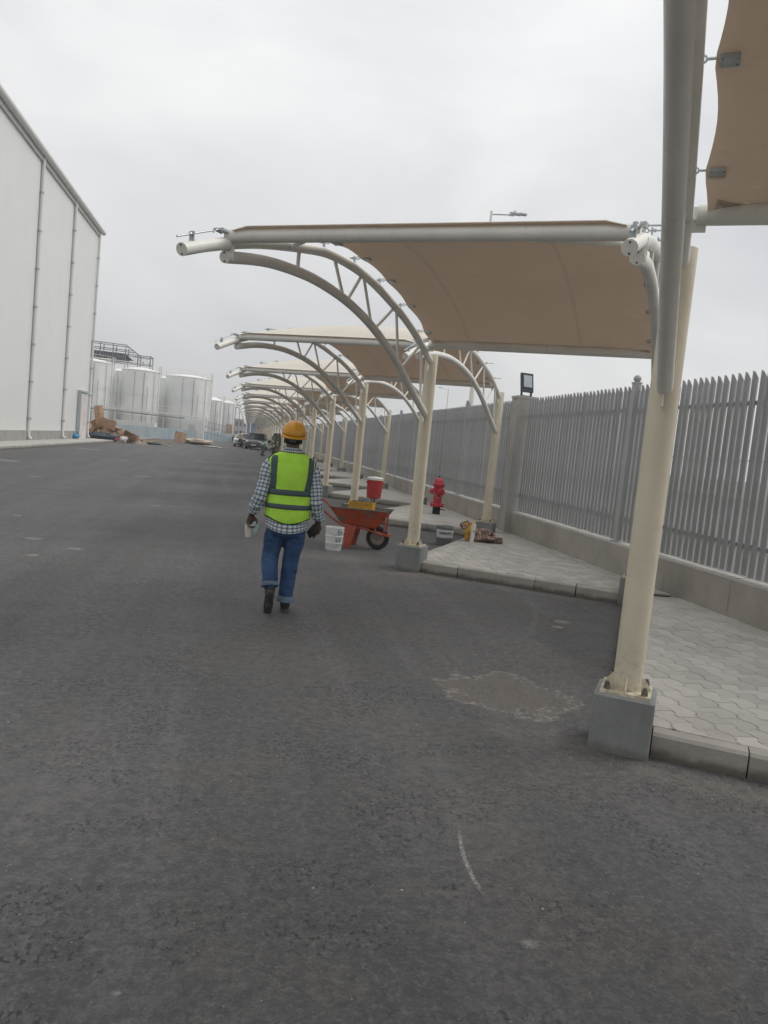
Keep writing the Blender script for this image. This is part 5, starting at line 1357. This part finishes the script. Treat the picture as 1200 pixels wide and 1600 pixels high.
# ------------------------------------------------------------------ far vehicles and people
def car(x, y, rz, col, label, L_=4.6, W_=1.86, H_=1.68, suv=True):
    t = thing('parked_car', label, 'car', (x, y, 0), rz, 'cars parked under the far canopies')
    pm_ = simple('car_paint', col, .25, .05, 3, metal=.3); gl = bpy.data.materials.get('car_glass') or simple('car_glass', (.03, .035, .04), .1, .05)
    tm = bpy.data.materials.get('car_trim') or simple('car_trim', (.02, .02, .022), .5)
    # front of the car faces -Y
    def loft_x(st, m, name, parent=t):
        q = MB(); n = None
        for (yy, prof) in st:
            ring = [(-a, yy, z) for a, z in prof] + [(a, yy, z) for a, z in reversed(prof)]; n = len(ring); q.v += ring
        for i in range(len(st) - 1):
            for j in range(n): q.f.append((i * n + j, i * n + (j + 1) % n, (i + 1) * n + (j + 1) % n, (i + 1) * n + j)); q.mi.append(0)
        q.f.append(tuple(range(n - 1, -1, -1))); q.f.append(tuple((len(st) - 1) * n + j for j in range(n))); q.mi += [0, 0]
        return q.build(name, m, parent, ang=28)
    h = W_ / 2; belt = H_ * .60
    def pr(w_, zb, zt): return [(w_ * .9, zb), (w_, zb + .12), (w_, zt - .14), (w_ * .93, zt)]
    loft_x([(-L_ / 2, pr(h * .78, .34, .72)), (-L_ / 2 + .08, pr(h * .9, .26, .84)), (-L_ / 2 + .35, pr(h * .98, .24, .93)), (-L_ * .22, pr(h, .24, belt)), (L_ * .3, pr(h, .24, belt + .03)), (L_ / 2 - .12, pr(h * .95, .28, belt + .02)), (L_ / 2, pr(h * .86, .36, belt - .1))], pm_, 'body')
    r_ = h * .78; top = H_
    loft_x([(-L_ * .24, [(h * .92, belt - .06), (h * .90, belt - .01)]), (-L_ * .08, [(h * .93, belt - .06), (r_, top - .05)]), (L_ * .30, [(h * .93, belt - .04), (r_, top - .06)]), (L_ * .45, [(h * .9, belt - .04), (r_ * .96, belt + .12)])], gl, 'windows')
    loft_x([(-L_ * .10, [(r_ * .98, top - .09), (r_ * .9, top - .03)]), (L_ * .0, [(r_ * 1.01, top - .08), (r_ * .92, top)]), (L_ * .25, [(r_ * 1.01, top - .08), (r_ * .92, top - .01)]), (L_ * .34, [(r_, top - .12), (r_ * .9, top - .07)])], pm_, 'roof')
    for s_ in (-1, 1):
        for yy in (-L_ * .31, L_ * .30):
            w_ = link('wheel', None, t); q = MB(); m3 = Matrix.Rotation(R(90), 3, 'Y'); q.lathe([(.2, -.1), (.33, -.1), (.355, -.06), (.355, .06), (.33, .1), (.2, .1)], (s_ * (h - .12), yy, .355), 20, m3); q.build('tyre', M['black'], w_)
            q = MB(); q.lathe([(.21, -.105), (.08, -.09), (.08, .09), (.21, .105)], (s_ * (h - .12), yy, .355), 16, m3); q.build('rim', M['galv'], w_)
        q = MB(); q.ell((s_ * h * .70, -L_ / 2 + .10, .76), (.20, .09, .075), 12, 8); q.build('headlight', simple('headlight_glass', (.75, .78, .8), .1) if 'headlight_glass' not in bpy.data.materials else bpy.data.materials['headlight_glass'], t)
        q = MB(); q.ell((s_ * (h + .08), -L_ * .16, belt + .08), (.10, .07, .075), 10, 8); q.build('wing_mirror', pm_, t)
        q = MB(); q.bar((s_ * h * .94, -L_ * .24, belt - .02), (s_ * r_ * 1.02, -L_ * .09, top - .06), .06, .04); q.build('windscreen_pillar', pm_, t, smooth=False)
    q = MB(); q.box((0, -L_ / 2 - .005, .62), (h * .9, .05, .16)); q.box((0, -L_ / 2 + .0, .36), (h * 1.2, .07, .14)); q.build('grille', tm, t, smooth=False)
    for k in range(3): q = MB(); q.box((0, -L_ / 2 - .035, .57 + k * .05), (h * .86, .012, .014)); q.build('grille_bar', M['galv'], t, smooth=False)
    q = MB(); q.box((0, -L_ / 2 - .045, .45), (.5, .02, .11)); q.build('number_plate', M['white'], t, smooth=False)
    return t
car(1.0, 79, R(-9), (.12, .13, .14), 'dark grey off-road car parked facing the camera under the far canopies')
car(-.2, 86, R(-12), (.62, .63, .64), 'white car parked behind and left of the dark grey one', H_=1.5)

def figure(x, y, rz, label, top_c, leg_c, cap_c, pose='stand', skin=None):
    t = thing('person', label, 'person', (x, y, 0), rz)
    if pose == 'stand':
        hips = (0, 0, .90); chest = (0, .0, 1.38); head = (0, .02, 1.60); kn = [(-.10, .04, .48), (.10, -.02, .48)]; ft = [(-.11, -.02, .07), (.12, .0, .07)]; el = [(-.24, -.02, 1.12), (.24, .02, 1.12)]; ha = [(-.25, .06, .88), (.22, .12, .92)]
    elif pose == 'bend':
        hips = (0, -.16, .78); chest = (0, .22, 1.02); head = (0, .40, 1.08); kn = [(-.12, .0, .44), (.12, -.02, .44)]; ft = [(-.13, -.12, .06), (.14, -.10, .06)]; el = [(-.24, .32, .78), (.24, .30, .78)]; ha = [(-.15, .42, .52), (.15, .42, .52)]
    else:
        hips = (0, -.1, .30); chest = (0, .05, .72); head = (0, .12, .94); kn = [(-.16, .30, .48), (.16, .30, .48)]; ft = [(-.15, .22, .06), (.15, .22, .06)]; el = [(-.24, .2, .55), (.24, .2, .55)]; ha = [(-.08, .38, .50), (.08, .38, .5)]
    H_, C_, D_ = Vector(hips), Vector(chest), Vector(head); sh = [C_ + Vector((s_ * .17, 0, .02)) for s_ in (-1, 1)]
    q = MB(); q.ell(head, (.075, .09, .11), 14, 10); q.ell(D_ + Vector((0, .085, -.02)), (.014, .02, .018), 8, 6)
    for s_ in (-1, 1): q.ell(D_ + Vector((s_ * .075, 0, -.01)), (.012, .02, .03), 8, 6)
    q.tube([D_, C_ + (D_ - C_) * .3], [.05, .06], 10); q.tube([C_, H_], [.12, .11], 14)
    for k in range(2):
        limb(q, [(*sh[k], .05), (*el[k], .04), (*ha[k], .028)], 10); limb(q, [(H_.x + (-.09, .09)[k], H_.y, H_.z, .08), (*kn[k], .055), (*ft[k], .04)], 10)
        d = (Vector(ha[k]) - Vector(el[k])).normalized()
        q.tube([Vector(ha[k]), Vector(ha[k]) + d * .08], [(.035, .018), (.036, .015)], 8)
        for f in range(4): p = Vector(ha[k]) + d * .07 + Vector(((f - 1.5) * .018, 0, 0)); q.tube([p, p + d * (.055 + .01 * (f in (1, 2))) + Vector((0, .012, 0))], .008, 6)
        q.tube([Vector(ha[k]) + d * .02, Vector(ha[k]) + d * .05 + Vector(((-1, 1)[k] * -.03, .02, 0))], .010, 6)
    o = q.build('body', M['skin'], t); remesh(o, .012, 2)
    q = MB(); q.tube([C_ + (D_ - C_) * .25, C_, (C_ + H_) / 2, H_, H_ + (H_ - C_) * .12], [(.08, .07), (.19, .115), (.17, .11), (.17, .115), (.17, .115)], 18)
    for k in range(2): limb(q, [(*sh[k], .065), (*el[k], .052), (*(Vector(el[k]) * .25 + Vector(ha[k]) * .75), .042)], 10)
    o = q.build('top', simple('work_top', top_c, .85, .15, 6), t); remesh(o, .014, 2)
    q = MB(); q.ell(H_, (.165, .125, .12), 14, 10)
    for k in range(2): limb(q, [(H_.x + (-.085, .085)[k], H_.y, H_.z, .095), (*kn[k], .075), (ft[k][0], ft[k][1], ft[k][2] + .06, .06)], 10)
    o = q.build('trousers', simple('work_trousers', leg_c, .9, .15, 6), t); remesh(o, .014, 2)
    for k in range(2): q = MB(); q.ell((ft[k][0], ft[k][1] + .06, .05), (.05, .14, .05), 12, 8); q.build('shoe', M['boot'], t)
    if cap_c:
        q = MB(); q.lathe([(.10, .03), (.112, .035), (.108, .08), (.08, .125), (.03, .145)], head, 16); q.ell(D_ + Vector((0, .09, .04)), (.07, .07, .012), 10, 6); q.build('hat', simple('hat', cap_c, .6), t)
    return t
figure(-.72, 81.5, R(200), 'far worker standing in pale top and dark trousers beside the motorbike', (.55, .53, .36), (.03, .035, .05), (.03, .03, .03))
figure(1.28, 58.5, R(250), 'crouching worker in pale green vest and dark cap before the parked cars', (.42, .55, .45), (.10, .12, .13), (.03, .035, .03), 'bend')
figure(-2.55, 115, R(180), 'far seated worker in a red shirt at the foot of the blue hoarding', (.55, .09, .08), (.06, .05, .06), None, 'sit')
figure(-1.95, 114, R(170), 'far seated worker in dark clothes beside the one in red', (.03, .035, .04), (.03, .035, .045), None, 'sit')
# motorbike behind the standing worker
mb = thing('motorbike', 'dark motorbike parked beside the far standing worker and the white car', 'motorbike', (-.25, 82.6, 0), R(28))
for yy in (-.65, .65):
    q = MB(); m3 = Matrix.Rotation(R(90), 3, 'Y'); q.lathe([(.22, -.04), (.30, -.045), (.31, 0), (.30, .045), (.22, .04), (.215, 0), (.22, -.04)], (0, yy, .31), 22, m3); w_ = q.build('wheel', M['black'], mb)
    q = MB(); q.lathe([(.03, -.06), (.03, .06)], (0, yy, .31), 10, m3)
    for k in range(6): a = k * PI / 3; q.tube([(0, yy, .31), (0, yy + .22 * math.cos(a), .31 + .22 * math.sin(a))], .008, 5)
    q.build('spokes', M['galv'], w_)
q = MB(); q.ell((0, -.12, .78), (.13, .28, .14), 14, 10); q.build('fuel_tank', simple('maroon_tank', (.12, .02, .02), .3), mb)
q = MB(); q.ell((0, .35, .78), (.13, .36, .06), 14, 8); q.build('seat', M['black'], mb)
q = MB(); q.ell((0, .0, .45), (.14, .26, .2), 12, 8); q.build('engine', M['bolt'], mb)
q = MB(); q.tube([(0, -.65, .31), (0, -.42, .95)], .03, 8); q.tube([(-.34, -.38, 1.03), (0, -.42, .98), (.34, -.38, 1.03)], .016, 8); q.tube([(0, .65, .31), (0, .1, .5), (0, -.4, .85)], .03, 8); q.build('frame', M['pipe'], mb)
q = MB(); q.ell((0, -.50, .86), (.09, .07, .09), 12, 8); q.build('headlight', M['white'], mb)

# leafy shrub standing by the column row
M['leaf'] = simple('dusty_leaf', (.06, .085, .035), .7, .5, 5, obj_rand=.1)
sh = thing('leafy_shrub', 'dark dusty leafy shrub standing between the canopy columns behind the man\'s head', 'shrub', (2.0, 52.5, 0))
q = MB(); rr = random.Random(9)
for k in range(1500):
    a, z = rr.uniform(0, 2 * PI), rr.uniform(.25, 1.75); rmax = .52 * (math.sin(PI * min(1, z / 1.9)) ** .6) * (.75 + .35 * math.sin(a * 3 + z * 4)); r = rmax * rr.uniform(.3, 1) ** .5
    c = Vector((r * math.cos(a), r * math.sin(a), z)); m3 = Euler((rr.uniform(-1.2, 1.2), rr.uniform(-1.2, 1.2), rr.uniform(0, 6))).to_matrix(); s_ = rr.uniform(.035, .075)
    q.add([c + m3 @ Vector(p) * s_ for p in ((-1, 0, 0), (0, -.45, .12), (1.2, 0, 0), (0, .45, .12))], [(0, 1, 2, 3)])
q.build('foliage', M['leaf'], sh, smooth=False)['kind'] = 'stuff'
for k in range(5):
    a = k * 1.3; q = MB(); q.tube([(0, 0, 0), (.1 * math.cos(a), .1 * math.sin(a), .6), (.28 * math.cos(a), .28 * math.sin(a), 1.35)], [.022, .016, .006], 6); q.build('stem', M['wood'], sh)

# loose grit and pebbles on the asphalt in front of the camera
q = MB(); rr = random.Random(21)
def peb(x, y, s_):
    V = [(x + rr.uniform(-1, 1) * s_ * .3 + s_ * math.cos(a), y + s_ * math.sin(a) * rr.uniform(.6, 1), 0) for a in [k * PI / 2.5 for k in range(5)]]
    q.add(V + [(x, y, s_ * rr.uniform(.6, 1.0))], [(k, (k + 1) % 5, 5) for k in range(5)])
for k in range(900):
    y = 1.6 + 11 * rr.random() ** 1.6; peb(rr.uniform(-.55, .62) * y + .25, y, rr.uniform(.0015, .0042))
for k in range(500):
    t_ = rr.random(); y = AY - .2 + rr.gauss(0, .18); x = AX - .5 + 1.6 * t_; y -= (x - AX) * .62 + .12; peb(x, y, rr.uniform(.002, .006))
q.build('loose_grit', simple('pale_grit', (.24, .23, .21), .9, .4, 50), smooth=False)['kind'] = 'stuff'

# thin dusty air
q = MB(); q.box((-20, 110, 16), (160, 340, 36.4)); hz_ = q.build('haze', [], smooth=False); hz_['kind'] = 'stuff'
hm_ = bpy.data.materials.new('haze'); hm_.use_nodes = True; hm_.node_tree.nodes.clear()
ho = hm_.node_tree.nodes.new('ShaderNodeOutputMaterial'); hv = hm_.node_tree.nodes.new('ShaderNodeVolumePrincipled')
hv.inputs['Color'].default_value = (.93, .94, .95, 1); hv.inputs['Density'].default_value = .0012; hv.inputs['Anisotropy'].default_value = .2
hm_.node_tree.links.new(hv.outputs[0], ho.inputs['Volume']); hz_.data.materials.append(hm_)
